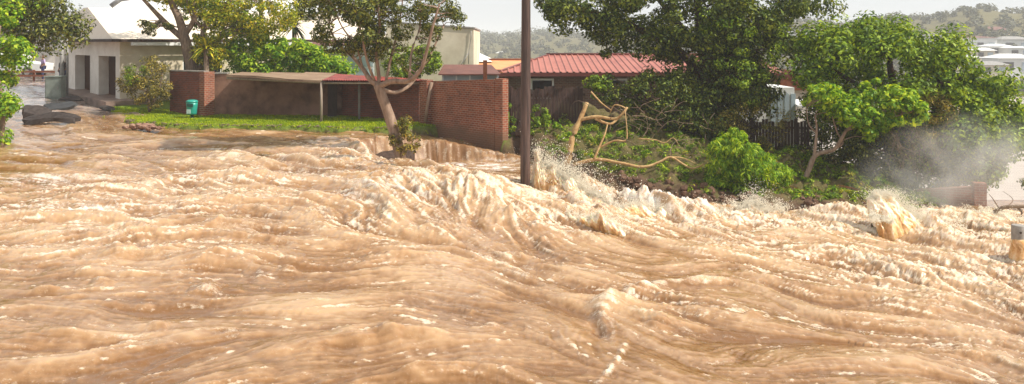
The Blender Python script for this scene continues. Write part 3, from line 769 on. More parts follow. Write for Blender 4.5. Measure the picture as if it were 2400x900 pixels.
# roof: overhanging hipped sheet roof
def roofp(t, d, z): p = A0 + uL * t + pR * d; return (p.x, p.y, z)
mb = MB()
e = [roofp(-.45, -.45, 3.56), roofp(-.45, 16, 3.56), roofp(12.5, 16, 3.56), roofp(12.5, -.45, 3.56)]
i_ = [roofp(5.6, .1, 5.3), roofp(5.6, 16, 5.3), roofp(6.4, 16, 5.3), roofp(6.4, .1, 5.3)]
for k in range(4):
    k2 = (k + 1) % 4
    mb.poly([e[k], e[k2], i_[k2], i_[k]])
mb.poly(i_); mb.poly([roofp(-.44, -.44, 3.50), roofp(12.4, -.44, 3.50), roofp(12.4, 16, 3.50), roofp(-.44, 16, 3.50)])
mb.build('roof', M['roof_cream'], b)
mb = MB()
def roofslab(m, t0, t1, d0, d1, z0, z1):
    m.hexa([roofp(t0, d0, z0), roofp(t0, d1, z0), roofp(t1, d1, z0), roofp(t1, d0, z0)], [roofp(t0, d0, z1), roofp(t0, d1, z1), roofp(t1, d1, z1), roofp(t1, d0, z1)])
roofslab(mb, -.5, 12.5, -.53, -.46, 3.44, 3.58); roofslab(mb, -.53, -.46, -.45, 16, 3.44, 3.58)
mb.build('fascia', M['dark'], b)
mb = MB(); roofslab(mb, -.62, -.535, .35, 16, 3.26, 3.42); mb.build('gutter', M['white'], b)
mb = MB(); p = front(15.2); 
for (t, z) in ((9.2, 0),): 
    q = A0 + pR * t; mb.tube([(q.x, q.y - .12, .4), (q.x, q.y - .12, 3.3)], .045)
mb.build('downpipe', M['white'], b)

# tall hall behind it
b = empty('gabled_hall', (-28, 66, .8), 'tall white hall with steep pale roof rising behind the low building', 'building')
mb = MB(); mb.box(-29.5, -12, 63, 74, .5, 5.0); mb.build('wall', M['render_cream'], b)
mb = MB(); 
for s in (0,): 
    mb.poly([(-30, 62.5, 4.9), (-11.5, 62.5, 4.9), (-14, 68.5, 8.6), (-27, 68.5, 8.6)]); mb.poly([(-11.5, 62.5, 4.9), (-11.5, 74.5, 4.9), (-14, 68.5, 8.6)])
    mb.poly([(-11.5, 74.5, 4.9), (-30, 74.5, 4.9), (-27, 68.5, 8.6), (-14, 68.5, 8.6)]); mb.poly([(-30, 74.5, 4.9), (-30, 62.5, 4.9), (-27, 68.5, 8.6)])
mb.build('roof', M['white'], b)
mb = MB(); mb.tube([(-28.6, 63.2, 6.0), (-28.0, 63.4, 6.5), (-27.0, 63.8, 6.7)], .18); mb.build('chimney_cowl', M['grey'], b)

# garden wall of the far street corner and building across the street
b = empty('street_wall', (-38, 63, .8), 'low pale boundary wall across the top of the washed street', 'wall')
mb = MB(); mb.wall((-60, 66), (-32.6, 66), .2, 1.55, .3); mb.build('wall_panel', M['render_cream'], b)
mb = MB(); mb.wall((-60.1, 65.95), (-32.5, 65.95), 1.552, 1.62, .4); mb.build('coping', M['concrete'], b)
b = empty('corner_house', (-52, 75, .8), 'pale house at the far end of the street behind the left bush', 'house')
mb = MB(); mb.box(-64, -37, 74, 84, .2, 4.4); mb.build('wall', M['render_white'], b)
mb = MB(); mb.poly([(-64.5, 73.4, 4.35), (-36.5, 73.4, 4.35), (-38.5, 79, 6.2), (-62, 79, 6.2)]); mb.poly([(-36.5, 73.4, 4.35), (-36.5, 84.4, 4.35), (-38.5, 79, 6.2)]); mb.poly([(-36.5, 84.4, 4.35), (-64.5, 84.4, 4.35), (-62, 79, 6.2), (-38.5, 79, 6.2)]); mb.build('roof', M['grey'], b)
for x in (-46, -42):
    mb = MB(); mb.box(x, x + 1.4, 73.93, 73.99, 2.0, 3.3); w_ = mb.build('window', M['white'], b)
    mb = MB(); mb.box(x + .08, x + 1.32, 73.90, 73.928, 2.08, 3.22); mb.build('pane', M['glass'], w_)

# ------------------------------------------------------------------ middle white building
b = empty('cream_building', (-4.5, 47, .2), 'cream gabled building with stained parapet behind the brick wall', 'building')
zt = lambda px, py, Y: P(px, py, Y)[2]
mb = MB()
x1 = P(1110, 0, 46)[0]; x0 = P(905, 0, 46)[0]
mb.wall((x0, 46), (x1, 46), .0, 4.45, 9.0, .0, 4.12)
mb.build('gable_wall', M['render_cream'], b)
mb = MB(); mb.wall((x0 - .06, 45.94), (x1 + .06, 45.94), 4.455, 4.53, 9.1, 4.125, 4.20); mb.build('coping', M['concrete'], b)
mb = MB(); mb.tube([P(1098, 150, 45.93), P(1099, 120, 45.95), P(1104, 90, 45.95), P(1104, 72, 45.95)], .02, 6); mb.tube([P(1062, 165, 45.9), P(1082, 150, 45.9), P(1097, 125, 45.9)], .022, 6); mb.build('cable', M['grey'], b)
# low wing to its left: white fascia, garage door
xa = P(715, 0, 46)[0]
mb = MB(); mb.box(xa, x0 - .01, 46.2, 54, 0, 3.1); mb.build('wing_wall', M['render_cream'], b)
mb = MB(); mb.poly([(xa - .3, 45.9, 3.20), (x0 - .02, 45.9, 3.20), (x0 - .02, 54, 3.75), (xa - .3, 54, 3.75)]); mb.poly([(xa - .3, 45.95, 3.12), (xa - .3, 54, 3.12), (x0 - .02, 54, 3.12), (x0 - .02, 45.95, 3.12)]); mb.build('roof', M['roof_maroon'], b)
mb = MB(); mb.box(xa - .32, x0 - .02, 45.83, 45.895, 3.02, 3.22); mb.build('fascia', M['white'], b)
for (pa, pb, nm, mt) in ((812, 878, 'garage_door', 'pale_glass'),):
    mb = MB(); mb.box(P(pa, 0, 46.2)[0], P(pb, 0, 46.2)[0], 46.14, 46.19, .2, 2.75); g_ = mb.build(nm, M['white'], b)
    mb = MB()
    for k in range(4): mb.box(P(pa, 0, 46.2)[0] + .08, P(pb, 0, 46.2)[0] - .08, 46.10, 46.138, .3 + k * .62, .82 + k * .62)
    mb.build('panel', M[mt], g_)
mb = MB(); mb.box(P(745, 0, 46)[0], P(800, 0, 46)[0], 46.13, 46.19, 1.3, 2.5); w_ = mb.build('window', M['white'], b)
mb = MB(); mb.box(P(745, 0, 46)[0] + .08, P(800, 0, 46)[0] - .08, 46.09, 46.128, 1.38, 2.42); mb.build('pane', M['glass'], w_)

b = empty('pale_house', (-14, 60, .3), 'long pale house glimpsed through the leaves behind the hedge', 'house')
mb = MB(); mb.box(-19.5, -10.8, 57, 61, 0, 5.0); mb.build('wall', M['render_cream'], b)
mb = MB(); mb.poly([(-19.9, 56.6, 4.9), (-10.4, 56.6, 4.9), (-10.4, 59, 5.9), (-19.9, 59, 5.9)]); mb.poly([(-10.4, 61.4, 4.9), (-19.9, 61.4, 4.9), (-19.9, 59, 5.9), (-10.4, 59, 5.9)]); mb.poly([(-10.6, 57, 4.8), (-10.6, 61, 4.8), (-10.6, 59, 5.8)]); mb.build('roof', M['white'], b)
for x in (-16.6, -13.6):
    mb = MB(); mb.box(x, x + 1.3, 56.92, 56.99, 2.6, 4.0); w_ = mb.build('window', M['white'], b)
    mb = MB(); mb.box(x + .08, x + 1.22, 56.88, 56.918, 2.68, 3.92); mb.build('pane', M['glass'], w_)

# lean-to with maroon roof and window band over the brick wall
b = empty('lean_to_shed', (-2.3, 42, 0), 'lean-to with maroon roof over a pale window band behind the brick wall', 'shed')
Yl = 40.0
xa, xb = P(1036, 0, Yl)[0], P(1166, 0, Yl)[0]
mb = MB(); mb.box(xa, xb, Yl, Yl + 3, -.2, 1.66); mb.build('wall', M['brick_house'], b)
mb = MB(); mb.box(xa, xb, Yl + .02, Yl + 3, 1.662, 1.93)
w_ = mb.build('window_band', M['pale_glass'], b)
for t in (0, .245, .49, .75, .97):
    mb = MB(); mb.box(xa + (xb - xa) * t, xa + (xb - xa) * t + .07, Yl - .02, Yl + .018, 1.663, 1.929); mb.build('mullion', M['white'], w_)
mb = MB(); mb.hexa([(xa - .15, Yl - .25, 1.94), (xb + .15, Yl - .25, 1.94), (xb - .35, Yl + 3, 2.28), (xa - .15, Yl + 3, 2.28)], [(xa - .15, Yl - .25, 2.0), (xb + .15, Yl - .25, 2.0), (xb - .35, Yl + 3, 2.34), (xa - .15, Yl + 3, 2.34)]); mb.build('roof', M['roof_maroon'], b)
mb = MB(); x = P(1137, 0, 39.5)[0]; mb.box(x - .09, x + .09, 39.45, 39.6, -.2, zt(1137, 141, 39.5)); tag(mb.build('gate_post', M['rust']), 'brown steel post standing up beside the lean-to window band', 'post')

b = empty('small_white_house', (-1.5, 56, -.2), 'small house with low white hipped roof beside the cream gable', 'house')
mb = MB(); mb.box(-6, -2.0, 54, 60, -.5, 2.3); mb.build('wall', M['render_white'], b)
mb = MB(); mb.poly([(-6, 53.5, 2.25), (-1.2, 53.5, 2.25), (-3.4, 56.5, 3.35), (-6, 56.5, 3.35)]); mb.poly([(-1.2, 53.5, 2.25), (-1.2, 60, 2.25), (-3.4, 56.5, 3.35)]); mb.poly([(-1.2, 60, 2.25), (-6, 60, 2.25), (-6, 56.5, 3.35), (-3.4, 56.5, 3.35)]); mb.build('roof', M['white'], b)

b = empty('orange_roof_house', (-1, 52, -.2), 'house with plain orange roof between cream gable and red roof', 'house')
mb = MB(); mb.box(-2.2, 1.6, 50.6, 55, -.5, 1.85); mb.build('wall', M['brick_house'], b)
Yo = 50.
mb = MB(); mb.poly([(-2.3, 50, 1.62), (2.0, 50, 1.62), (2.6, 54.5, 2.32), (-2.4, 54.5, 2.32)]); mb.poly([(-2.4, 54.5, 2.32), (2.6, 54.5, 2.32), (2.6, 58, 1.6), (-2.4, 58, 1.6)]); mb.build('roof', M['roof_orange'], b)
mb = MB(); mb.tube([(-2.4, 54.5, 2.36), (2.6, 54.5, 2.36)], .07, 8); mb.build('ridge_cap', M['rust'], b)

# red ribbed roof house
b = empty('red_roof_house', (4, 47, -.3), 'low brick house under a big ribbed red metal roof', 'house')
Ye, Yr = 44.5, 51.0
ex0, ex1 = P(1168, 0, Ye)[0], P(1850, 0, Ye)[0]
ze = P(0, 170, Ye)[2]; zr = P(0, 129, Yr)[2]
rx0 = P(1285, 0, Yr)[0]; rx1 = ex1 - 1.5
mb = MB()
step = .33
n = int((ex1 - ex0) / step)
prof = [(0, 0), (.10, 0), (.14, .05), (.19, .05), (.23, 0), (.33, 0)]
lines = []
for k in range(n):
    for (a, h) in prof[:-1]:
        lines.append((ex0 + k * step + a, h))
for (xa_, ha), (xb_, hb) in zip(lines[:-1], lines[1:]):
    def topy(x):       # hip on the left: the sheet stops at the hip line
        t = min(1.0, (x - ex0) / (rx0 - ex0))
        return Ye + (Yr - Ye) * t, ze + (zr - ze) * t
    ya, za = topy(xa_ + .05); yb, zb = topy(xb_ + .05)
    mb.poly([(xa_, Ye, ze + ha), (xb_, Ye, ze + hb), (xb_, yb, zb + hb), (xa_, ya, za + ha)])
mb.poly([(ex0, Ye, ze), (rx0, Yr, zr), (ex0 + .3, 2 * Yr - Ye, ze)]); mb.poly([(rx0, Yr, zr), (rx1, Yr, zr), (ex1, 2 * Yr - Ye, ze), (ex0 + .3, 2 * Yr - Ye, ze)]); mb.poly([(ex1, Ye, ze), (ex1, 2 * Yr - Ye, ze), (rx1, Yr, zr)])
rf = mb.build('roof', M['roof_red'], b)
mb = MB(); mb.tube([(rx0 - .1, Yr, zr + .03), (rx1, Yr, zr + .03)], .09, 8); mb.tube([(ex0, Ye, ze + .03), (rx0, Yr, zr + .03)], .05, 6); mb.build('ridge_cap', M['fascia'], rf)
mb = MB(); mb.box(ex0 - .02, ex1, Ye - .08, Ye - .01, ze - .19, ze - .02); mb.build('fascia', M['fascia'], b)
mb = MB(); wx0 = ex0 + .45
mb.box(wx0, ex1 - .4, Ye + .5, 2 * Yr - Ye - .5, -1.2, ze - .06); mb.build('wall', M['brick_house'], b)
for (pa, pb) in ((1243, 1298), (1420, 1470)):
    xa_, xb_ = P(pa, 0, Ye + .5)[0], P(pb, 0, Ye + .5)[0]
    mb = MB(); mb.box(xa_, xb_, Ye + .42, Ye + .497, .55, ze - .32); w_ = mb.build('window', M['white'], b)
    mb = MB(); mb.box(xa_ + .1, xb_ - .1, Ye + .40, Ye + .418, .63, ze - .42); mb.build('pane', M['glass'], w_)
mb = MB(); x = P(1432, 0, 49.)[0]; mb.tube([(x, 49, 1.9), (x, 49, P(0, 97, 49)[2])], .018, 6); mb.box(x - .25, x + .25, 48.99, 49.01, 3.15, 3.17); mb.build('aerial', M['grey'], b)

# white garden room and gable to the right, behind the big tree
b = empty('white_garden_room', (11, 41, -.8), 'white framed garden room glimpsed right of the big dark tree', 'shed')
xa, xb = P(1812, 0, 40)[0], P(1862, 0, 40)[0]
mb = MB(); mb.box(xa - 1.5, xb, 40, 43, -1.4, P(0, 205, 40)[2]); mb.build('wall', M['white'], b)
mb = MB()
for k in range(4):
    xx = xa - .1 + k * .3; mb.box(xx, xx + .2, 39.95, 39.99, -.2, 1.1)
mb.build('pane', M['pale_glass'], b)
mb = MB(); mb.hexa([(xb + .02, 39.6, P(0, 252, 39.6)[2]), (xb + 1.5, 39.6, P(0, 252, 39.6)[2]), (xb + 1.5, 41, .7), (xb + .02, 41, .7)], [(xb + .02, 39.6, P(0, 247, 39.6)[2]), (xb + 1.5, 39.6, P(0, 247, 39.6)[2]), (xb + 1.5, 41, .78), (xb + .02, 41, .78)]); mb.build('canopy', M['white'], b)
b = empty('tiled_gable_house', (14, 50, -1), 'house with brown tiled gable just above the white garden room', 'house')
mb = MB(); mb.box(13.2, 15.6, 46, 54, -2.5, 1.0); mb.build('wall', M['render_white'], b)
mb = MB(); mb.poly([(12.8, 45.6, .9), (14.4, 45.6, 2.0), (14.4, 54.4, 2.0), (12.8, 54.4, .9)]); mb.poly([(14.4, 45.6, 2.0), (16.0, 45.6, .9), (16.0, 54.4, .9), (14.4, 54.4, 2.0)]); mb.poly([(12.95, 45.7, .95), (15.85, 45.7, .95), (14.4, 45.7, 1.93)]); mb.build('roof', M['rust'], b)

# ------------------------------------------------------------------ garden walls
wpt = lambda px, Y: (P(px, 0, Y)[0], Y)
def gz_min(a, c): return min(gz(*a), gz(*c)) - .6
b = empty('brick_wall', (*wpt(440, 40.2), 0), 'dark brick wall with pale coping behind the teal bin', 'wall')
mb = MB(); mb.wall(wpt(398, 41.2), wpt(478, 40.0), -.3, 2.08, .23, -.3, 2.06); mb.build('wall_panel', M['brick_shaded'], b)
mb = MB(); mb.wall((wpt(398, 41.2)[0] - .03, 41.17), (wpt(478, 40)[0] - .0, 39.97), 2.085, 2.14, .3, 2.065, 2.12); mb.build('coping', M['concrete'], b)
mb = MB(); mb.wall(wpt(479, 39.9), (wpt(502, 40.4)[0], 40.45), -.3, 2.09, .3); mb.build('pier', M['brick'], b)
b = empty('plastered_wall', (*wpt(640, 40.6), 0), 'stained plastered brown wall under the grey shelter roof', 'wall')
mb = MB(); mb.wall(wpt(503, 40.5), wpt(800, 40.5), -.3, 1.97, .23, -.3, 1.88); mb.build('wall_panel', M['plaster'], b)
mb = MB(); mb.wall((wpt(503, 40.5)[0], 40.47), (wpt(533, 40.5)[0], 40.47), 1.975, 2.04, .3); mb.build('coping', M['concrete'], b)
b = empty('shaded_brick_wall', (*wpt(900, 39), 0), 'shaded dark brick wall behind the leaning tree and red shelter roof', 'wall')
mb = MB(); mb.wall(wpt(801, 40.6), wpt(982, 37.9), -.4, 1.92, .23, -.4, 1.76); mb.build('wall_panel', M['brick_shaded'], b)
b = empty('sunlit_brick_wall', (*wpt(1090, 35.5), -.3), 'red brick garden wall standing over the small waterfall', 'wall')
mb = MB(); mb.wall(wpt(1000, 37.45), wpt(1158, 34.0), -1.0, 1.77, .23, -1.5, 2.0); mb.build('wall_panel', M['brick'], b)
mb = MB(); mb.wall(wpt(983, 37.5), (wpt(1000, 37.1)[0], 37.1), -.8, 1.84, .34); mb.build('pier', M['brick'], b)
mb = MB(); mb.wall((wpt(1159, 33.93)[0], 33.93), (wpt(1178, 33.6)[0], 33.6), -1.6, 2.03, .30); mb.build('pier', M['brick'], b)
mb = MB(); p0 = wpt(985, 37.4); mb.tube([(wpt(997, 36.9)[0], 36.9, .1), (wpt(1003, 36.9)[0], 36.9, .9), (wpt(1012, 36.9)[0], 36.9, 1.75)], .07, 6); tag(mb.build('vine_stem', M['bark_pale']), 'pale bare vine stem growing against the brick pier', 'plant')
# submerged slab at the foot of the fall
mb = MB(); q = [G3(878, 352, -.35), G3(905, 342, -.3), G3(945, 352, -.35), G3(940, 392, -1.0)]
mb.hexa([(-5.2, 32.2, -1.7), (-4.0, 31.2, -1.7), (-3.6, 32.9, -1.7), (-4.9, 33.4, -1.7)], [(-5.35, 32.3, -.80), (-4.1, 31.3, -1.05), (-3.6, 33.0, -.62), (-4.9, 33.5, -.50)])
tag(mb.build('concrete_slab', M['bark_dark'], bevel=.04), 'dark wet slab edge beside the leaning tree foot', 'slab')

# ------------------------------------------------------------------ open shelter
b = empty('open_shelter', (*wpt(760, 39), 0), 'open shelter on thin posts with grey and red roof sheets', 'shelter')
def posty(px, py_base, Y=None, ptop=188):
    x, y = G(px, py_base, .02); return x, y
mb = MB()
pts_f = [(530, 177, 38.6), (600, 179, 38.3), (680, 187, 38.0), (755, 190, 37.8)]
top = [P(a, c, d) for a, c, d in pts_f]
for k in range(3):
    a, c = top[k], top[k + 1]
    mb.hexa([(a[0], a[1], a[2] - .07), (c[0], c[1], c[2] - .07), (c[0], 40.9, 1.93), (a[0], 40.9, 1.97)], [(a[0], a[1], a[2] + .03), (c[0], c[1], c[2] + .03), (c[0], 40.9, 2.0), (a[0], 40.9, 2.05)])
mb.build('roof_boards', M['thatch'], b)
mb = MB()
x0_, x1_ = P(756, 0, 37.8)[0], P(1003, 0, 37.2)[0]
nn = 44; xs = np.linspace(x0_, x1_, nn * 4 + 1)
for k in range(nn * 4):
    h0, h1 = .018 * math.sin(k * math.pi / 2), .018 * math.sin((k + 1) * math.pi / 2)
    ta, tb = k / (nn * 4), (k + 1) / (nn * 4)
    fy = lambda t: 37.7 - .4 * t
    by = lambda t: 40.9 - 3.1 * t
    mb.poly([(xs[k], fy(ta), 1.81 + h0), (xs[k + 1], fy(tb), 1.81 + h1), (xs[k + 1], by(tb), 1.96 - .13 * tb + h1), (xs[k], by(ta), 1.96 - .13 * ta + h0)])
o_ = mb.build('roof_sheet', M['tin_red'], b); md = o_.modifiers.new('thickness', 'SOLIDIFY'); md.thickness = .02
mb = MB(); mb.tube([(top[0][0], top[0][1] + .1, top[0][2] - .12), (top[3][0], 37.9, 1.68), (x1_, 37.5, 1.68)], .05, 6); mb.build('beam', M['post'], b)
for (px, py, r, mt) in ((753, 287, .055, 'post'), (842, 281, .05, 'grey'), (975, 283, .05, 'dark')):
    x, y = G(px, py, .0); mb = MB(); mb.tube([(x, y, -.2), (x, y, 1.72)], r, 8); mb.build('post', M[mt], b)
mb = MB(); mb.wall((P(768, 0, 40)[0], 40.0), (P(790, 0, 40.1)[0], 40.1), -.1, 1.75, .06); mb.build('side_panel', M['dark'], b)

# ------------------------------------------------------------------ teal litter bin
bx, by_ = G(450, 277, .08)
b = empty('litter_bin', (bx, by_, .08), 'teal green plastic litter bin on a short post on the lawn', 'bin')
mb = MB(); prof = [(.20, .22), (.22, .30), (.235, .62), (.245, .74)]
def lathe(m, cx, cy, prof, sides=20, cap=True):
    m.tube([(cx, cy, z) for r, z in prof], [r for r, z in prof], sides, cap)
lathe(mb, bx, by_, [(r, z + .02) for r, z in prof]); mb.build('body', M['bin'], b)
mb = MB(); lathe(mb, bx, by_, [(.25, .765), (.26, .80), (.25, .84), (.18, .885), (.05, .90)]); mb.build('lid', M['bin'], b)
mb = MB(); mb.box(bx - .13, bx + .13, by_ - .262, by_ - .20, .60, .735); mb.build('slot', M['bin_dark'], b)
mb = MB(); mb.box(bx - .15, bx + .02, by_ - .252, by_ - .20, .30, .48); mb.build('sticker', M['label'], b)
mb = MB(); lathe(mb, bx, by_, [(.16, -.05), (.16, .05), (.07, .10), (.07, .24)]); mb.build('post', M['bin_dark'], b)

# utility cabinet, street post
cx, cy = G(130, 222, .72)
b = empty('utility_box', (cx, cy, .7), 'grey-green metal utility cabinet on the corner below the street post', 'cabinet')
mb = MB(); mb.box(cx - .42, cx + .42, cy - .25, cy + .25, .3, 1.62); mb.build('body', M['box'], b, bevel=.02)
mb = MB(); mb.box(cx - .46, cx + .46, cy - .29, cy + .29, 1.625, 1.70); mb.build('lid', M['box'], b, bevel=.015)
mb = MB(); mb.box(cx - .36, cx + .36, cy - .275, cy - .252, .62, 1.5); d_ = mb.build('door', M['box'], b)
mb = MB(); mb.box(cx + .25, cx + .29, cy - .30, cy - .277, 1.0, 1.15); mb.build('handle', M['grey'], d_)
mb = MB(); mb.tube([(cx - .02, cy + .7, .3), (cx - .02, cy + .7, 4.4)], .11, 10); mb.tube([(cx + .26, cy + .7, .3), (cx + .26, cy + .7, 4.4)], .06, 8)
tag(mb.build('street_post', M['grey']), 'dark double metal street post rising behind the utility cabinet', 'post')

# pickup at the top of the street
vx, vy = -34.9, 62.0
b = empty('pickup_truck', (vx, vy, .95), 'white pickup truck half hidden behind the left bush', 'truck')
def extrude(m, prof, y0, y1):
    n = len(prof); i = len(m.v)
    m.v += [(x, y0, z) for x, z in prof] + [(x, y1, z) for x, z in prof]
    m.f.append([i + k for k in range(n)]); m.f.append([i + n + k for k in reversed(range(n))]); m.sm += [False, False]
    for k in range(n):
        k2 = (k + 1) % n; m.f.append([i + k, i + n + k, i + n + k2, i + k2]); m.sm.append(False)
g0 = 1.0
mb = MB(); extrude(mb, [(vx - 2.5, g0 + .4), (vx + 2.4, g0 + .4), (vx + 2.45, g0 + .95), (vx + 1.2, g0 + 1.08), (vx + .6, g0 + 1.62), (vx - .9, g0 + 1.65), (vx - 1.0, g0 + 1.05), (vx - 2.5, g0 + 1.05)], vy - .85, vy + .85); mb.build('body', M['white'], b, bevel=.05)
mb = MB(); extrude(mb, [(vx + 1.05, g0 + 1.12), (vx + .55, g0 + 1.56), (vx - .8, g0 + 1.58), (vx - .85, g0 + 1.12)], vy - .865, vy - .852); mb.build('window', M['glass'], b)
mb = MB(); mb.box(vx + 2.40, vx + 2.55, vy - .8, vy + .8, g0 + .3, g0 + .5); mb.build('bumper', M['grey'], b)
mb = MB(); mb.box(vx + 2.40, vx + 2.47, vy - .8, vy - .5, g0 + .68, g0 + .85); mb.build('headlight', M['pale_glass'], b)
for sx in (-1.5, 1.5):
    for sy in (-1, 1):
        mb = MB(); mb.tube([(vx + sx, vy + sy * .78, g0 + .36), (vx + sx, vy + sy * .98, g0 + .36)], .36, 18); w_ = mb.build('wheel', M['asphalt'], b)
        mb = MB(); mb.tube([(vx + sx, vy + sy * .97, g0 + .36), (vx + sx, vy + sy * 1.0, g0 + .36)], .2, 12); mb.build('rim', M['grey'], w_)
mb = MB()
for k, z in enumerate((1.15, 1.42)):
    mb.box(-33.6, -29.9, 58.6, 58.72, z, z + .12)
for x in (-33.4, -31.7, -30.1): mb.box(x - .06, x + .06, 58.73, 58.84, .7, 1.6)
tag(mb.build('street_barrier', M['rust']), 'low rusty red barrier rail in front of the standing man', 'barrier')

# ------------------------------------------------------------------ poles
px_, py_ = G(1231, 452, -1.15)
b = empty('utility_pole', (px_, py_, -1.2), 'tall dark creosoted timber pole standing in the torrent', 'pole')
mb = MB(); mb.tube([(px_, py_, -2.0), (px_ + .0, py_, 0), (px_ + .02, py_, 3), (px_ + .03, py_, 6), (px_ + .03, py_, 9.2)], [.155, .150, .142, .13, .11], 20, jit=.06); mb.build('shaft', M['pole'], b)
mb = MB(); mb.box(px_ - .9, px_ + .96, py_ - .22, py_ - .12, 8.5, 8.62); mb.build('crossarm', M['pole'], b)
for dx in (-.8, 0.03, .86):
    mb = MB(); lathe(mb, px_ + dx, py_ - .17, [(.03, 8.62), (.06, 8.68), (.04, 8.72), (.06, 8.76), (.03, 8.82)], 10); mb.build('insulator', M['white'], b)
bx2, by2 = P(612, 0, 50)[0], 50.0
b = empty('distant_utility_pole', (bx2, by2, .2), 'thin dark pole rising behind the bright green hedge', 'pole')
mb = MB(); mb.tube([(bx2, by2, -.2), (bx2, by2, 8.6)], [.15, .12], 12); mb.build('shaft', M['pole'], b)
mb = MB(); mb.box(bx2 - .8, bx2 + .8, by2 - .2, by2 - .1, 8.0, 8.12); mb.build('crossarm', M['pole'], b)

# posts standing in the right-hand water
x, y = G(2386, 604, -2.02)
b = empty('concrete_bollard', (x, y, -2.1), 'thick grey concrete bollard with muddy water piled against it', 'bollard')
mb = MB(); lathe(mb, x, y, [(.155, -2.6), (.155, -1.22), (.145, -1.19)], 20); mb.build('shaft', M['concrete'], b)
mb = MB(); mb.tube([(x - .02, y - .16, -1.36), (x - .02, y - .12, -1.36)], .03, 8); mb.build('bolt', M['dark'], b)
x, y = G(1768, 500, -1.85)
mb = MB(); lathe(mb, x, y, [(.14, -2.4), (.13, -1.35), (.11, -1.28)], 12); tag(mb.build('timber_bollard', M['post']), 'brown stump of a bollard in the splash below the bright shrub', 'bollard')

# ------------------------------------------------------------------ timber fences
def fence(name, label, pts, zt_, w=.11, seed=1, group=None):
    r = random.Random(seed)
    b = empty(name, (pts[0][0], pts[0][1], gz(*pts[0])), label, 'fence')
    a = Vector(pts[0]); c = Vector(pts[1]); d = c - a; n = int(d.length / (w + .012)); d.normalize()
    mb = MB(); mb2 = MB()
    for k in range(n):
        p = a + d * (k * (w + .012)); q = p + d * w
        g = gz(p.x, p.y); h = zt_ + r.uniform(-.10, .05)
        if r.random() < .05: h -= r.uniform(.2, .5)
        mb.wall((p.x, p.y), (q.x, q.y), g - .2, h, .022, g - .2, h + r.uniform(-.03, .03))
    mb.build('boards', M['fence'], b)
    for z in (zt_ - .35, zt_ - 1.4): mb2.wall((a.x, a.y + .03), (c.x, c.y + .03), z, z + .1, .05)
    mb2.build('rail', M['fence'], b)
    for k in range(0, n, 14):
        p = a + d * (k * (w + .012)); m_ = MB(); m_.box(p.x - .05, p.x + .06, p.y + .09, p.y + .2, gz(p.x, p.y) - .3, zt_ + .06); m_.build('post', M['fence'], b)
fence('timber_fence', 'dark board fence between brick wall and broken yellow tree', [wpt(1197, 34.6), wpt(1372, 35.2)], P(0, 205, 35)[2], seed=2)
fence('shadowed_fence', 'blackened board fence under the trees below the white garden room', [wpt(1560, 36.0), wpt(1905, 35.0)], P(0, 282, 35.2)[2], seed=5)

# brick retaining wall below the right-hand tree
b = empty('retaining_wall', (*wpt(2240, 31), -2.5), 'reddish brick retaining wall in the spray below the right tree', 'wall')
mb = MB(); mb.wall(wpt(2150, 31.6), wpt(2312, 30.6), -3.2, P(0, 452, 31)[2], .3, -3.2, P(0, 436, 30.6)[2]); mb.build('wall_panel', M['brick_low'], b)
mb = MB(); mb.wall(wpt(2284, 30.55), wpt(2313, 30.45), -3.2, P(0, 430, 30.5)[2], .4); mb.build('pier', M['brick_low'], b)

# ------------------------------------------------------------------ rubble, slabs
def rock_mb(m, c, r, flat=.6, seed=0):
    rr = random.Random(seed)
    bm = bmesh.new(); bmesh.ops.create_icosphere(bm, subdivisions=2, radius=1)
    off = Vector((rr.random() * 9, rr.random() * 9, rr.random() * 9))
    from mathutils import noise
    i = len(m.v)
    for v in bm.verts:
        k = 1 + .38 * noise.noise(v.co * 1.3 + off)
        v.co = Vector((round(v.co.x * k * 3) / 3 * .4 + v.co.x * k * .6, v.co.y * k, round(v.co.z * k * 3) / 3 * .4 + v.co.z * k * .6))
        m.v.append((c[0] + v.co.x * r[0], c[1] + v.co.y * r[1], c[2] + v.co.z * r[2] * flat))
    for f in bm.faces: m.f.append([i + v.index for v in f.verts]); m.sm.append(False)
    bm.free()
r = random.Random(4)
x0r, y0r = G(333, 302, -.05)
mb = MB()
for k in range(46):
    t = r.gauss(0, .38); s = r.uniform(.05, .13)
    rock_mb(mb, (x0r + t, y0r + r.gauss(0, .14), -.02 + r.uniform(0, .16) * math.exp(-t * t * 3)), (s * 1.3, s, s * .7), 1, k)
tag(mb.build('rubble_heap', M['rubble']), 'heap of broken brick rubble at the lawn edge', 'rubble', kind='stuff')
def slab_thing(px, py, z, L_, W_, th, ang, tilt, mt, label, name, seed):
    x, y = G(px, py, z); r = random.Random(seed); m = MB(); n = 16
    i = len(m.v); ca, sa = math.cos(ang), math.sin(ang)
    for zz in (0, th):
        for k in range(n):
            t = 2 * math.pi * k / n; rr_ = r.uniform(.8, 1.1)
            a, c = math.cos(t) * L_ * rr_, math.sin(t) * W_ * rr_
            m.v.append((x + a * ca - c * sa, y + a * sa + c * ca, z + zz + tilt * c + .10 * math.sin(a * 2.2 + seed)))
    for k in range(n): k2 = (k + 1) % n; m.f.append([i + k, i + k2, i + n + k2, i + n + k]); m.sm.append(False)
    m.f.append([i + n + k for k in range(n)]); m.sm.append(False)
    return tag(m.build(name, mt, bevel=.02), label, 'debris')
slab_thing(115, 283, .17, 1.35, .35, .18, -.12, .35, M['asphalt'], 'long torn slab of dark asphalt beside the left bush', 'asphalt_slab', 1)
slab_thing(85, 275, .22, .6, .35, .32, .3, .5, M['asphalt'], 'upturned dark asphalt lump touching the left bush', 'asphalt_lump', 3)
slab_thing(142, 250, .42, .75, .5, .14, .1, .3, M['concrete_wet'], 'bluish grey slab lying in the mud of the street', 'stone_slab', 5)
slab_thing(165, 237, .5, .7, .25, .10, -.2, .3, M['asphalt'], 'thin dark asphalt sheet nearest the doorways', 'asphalt_sheet', 8)
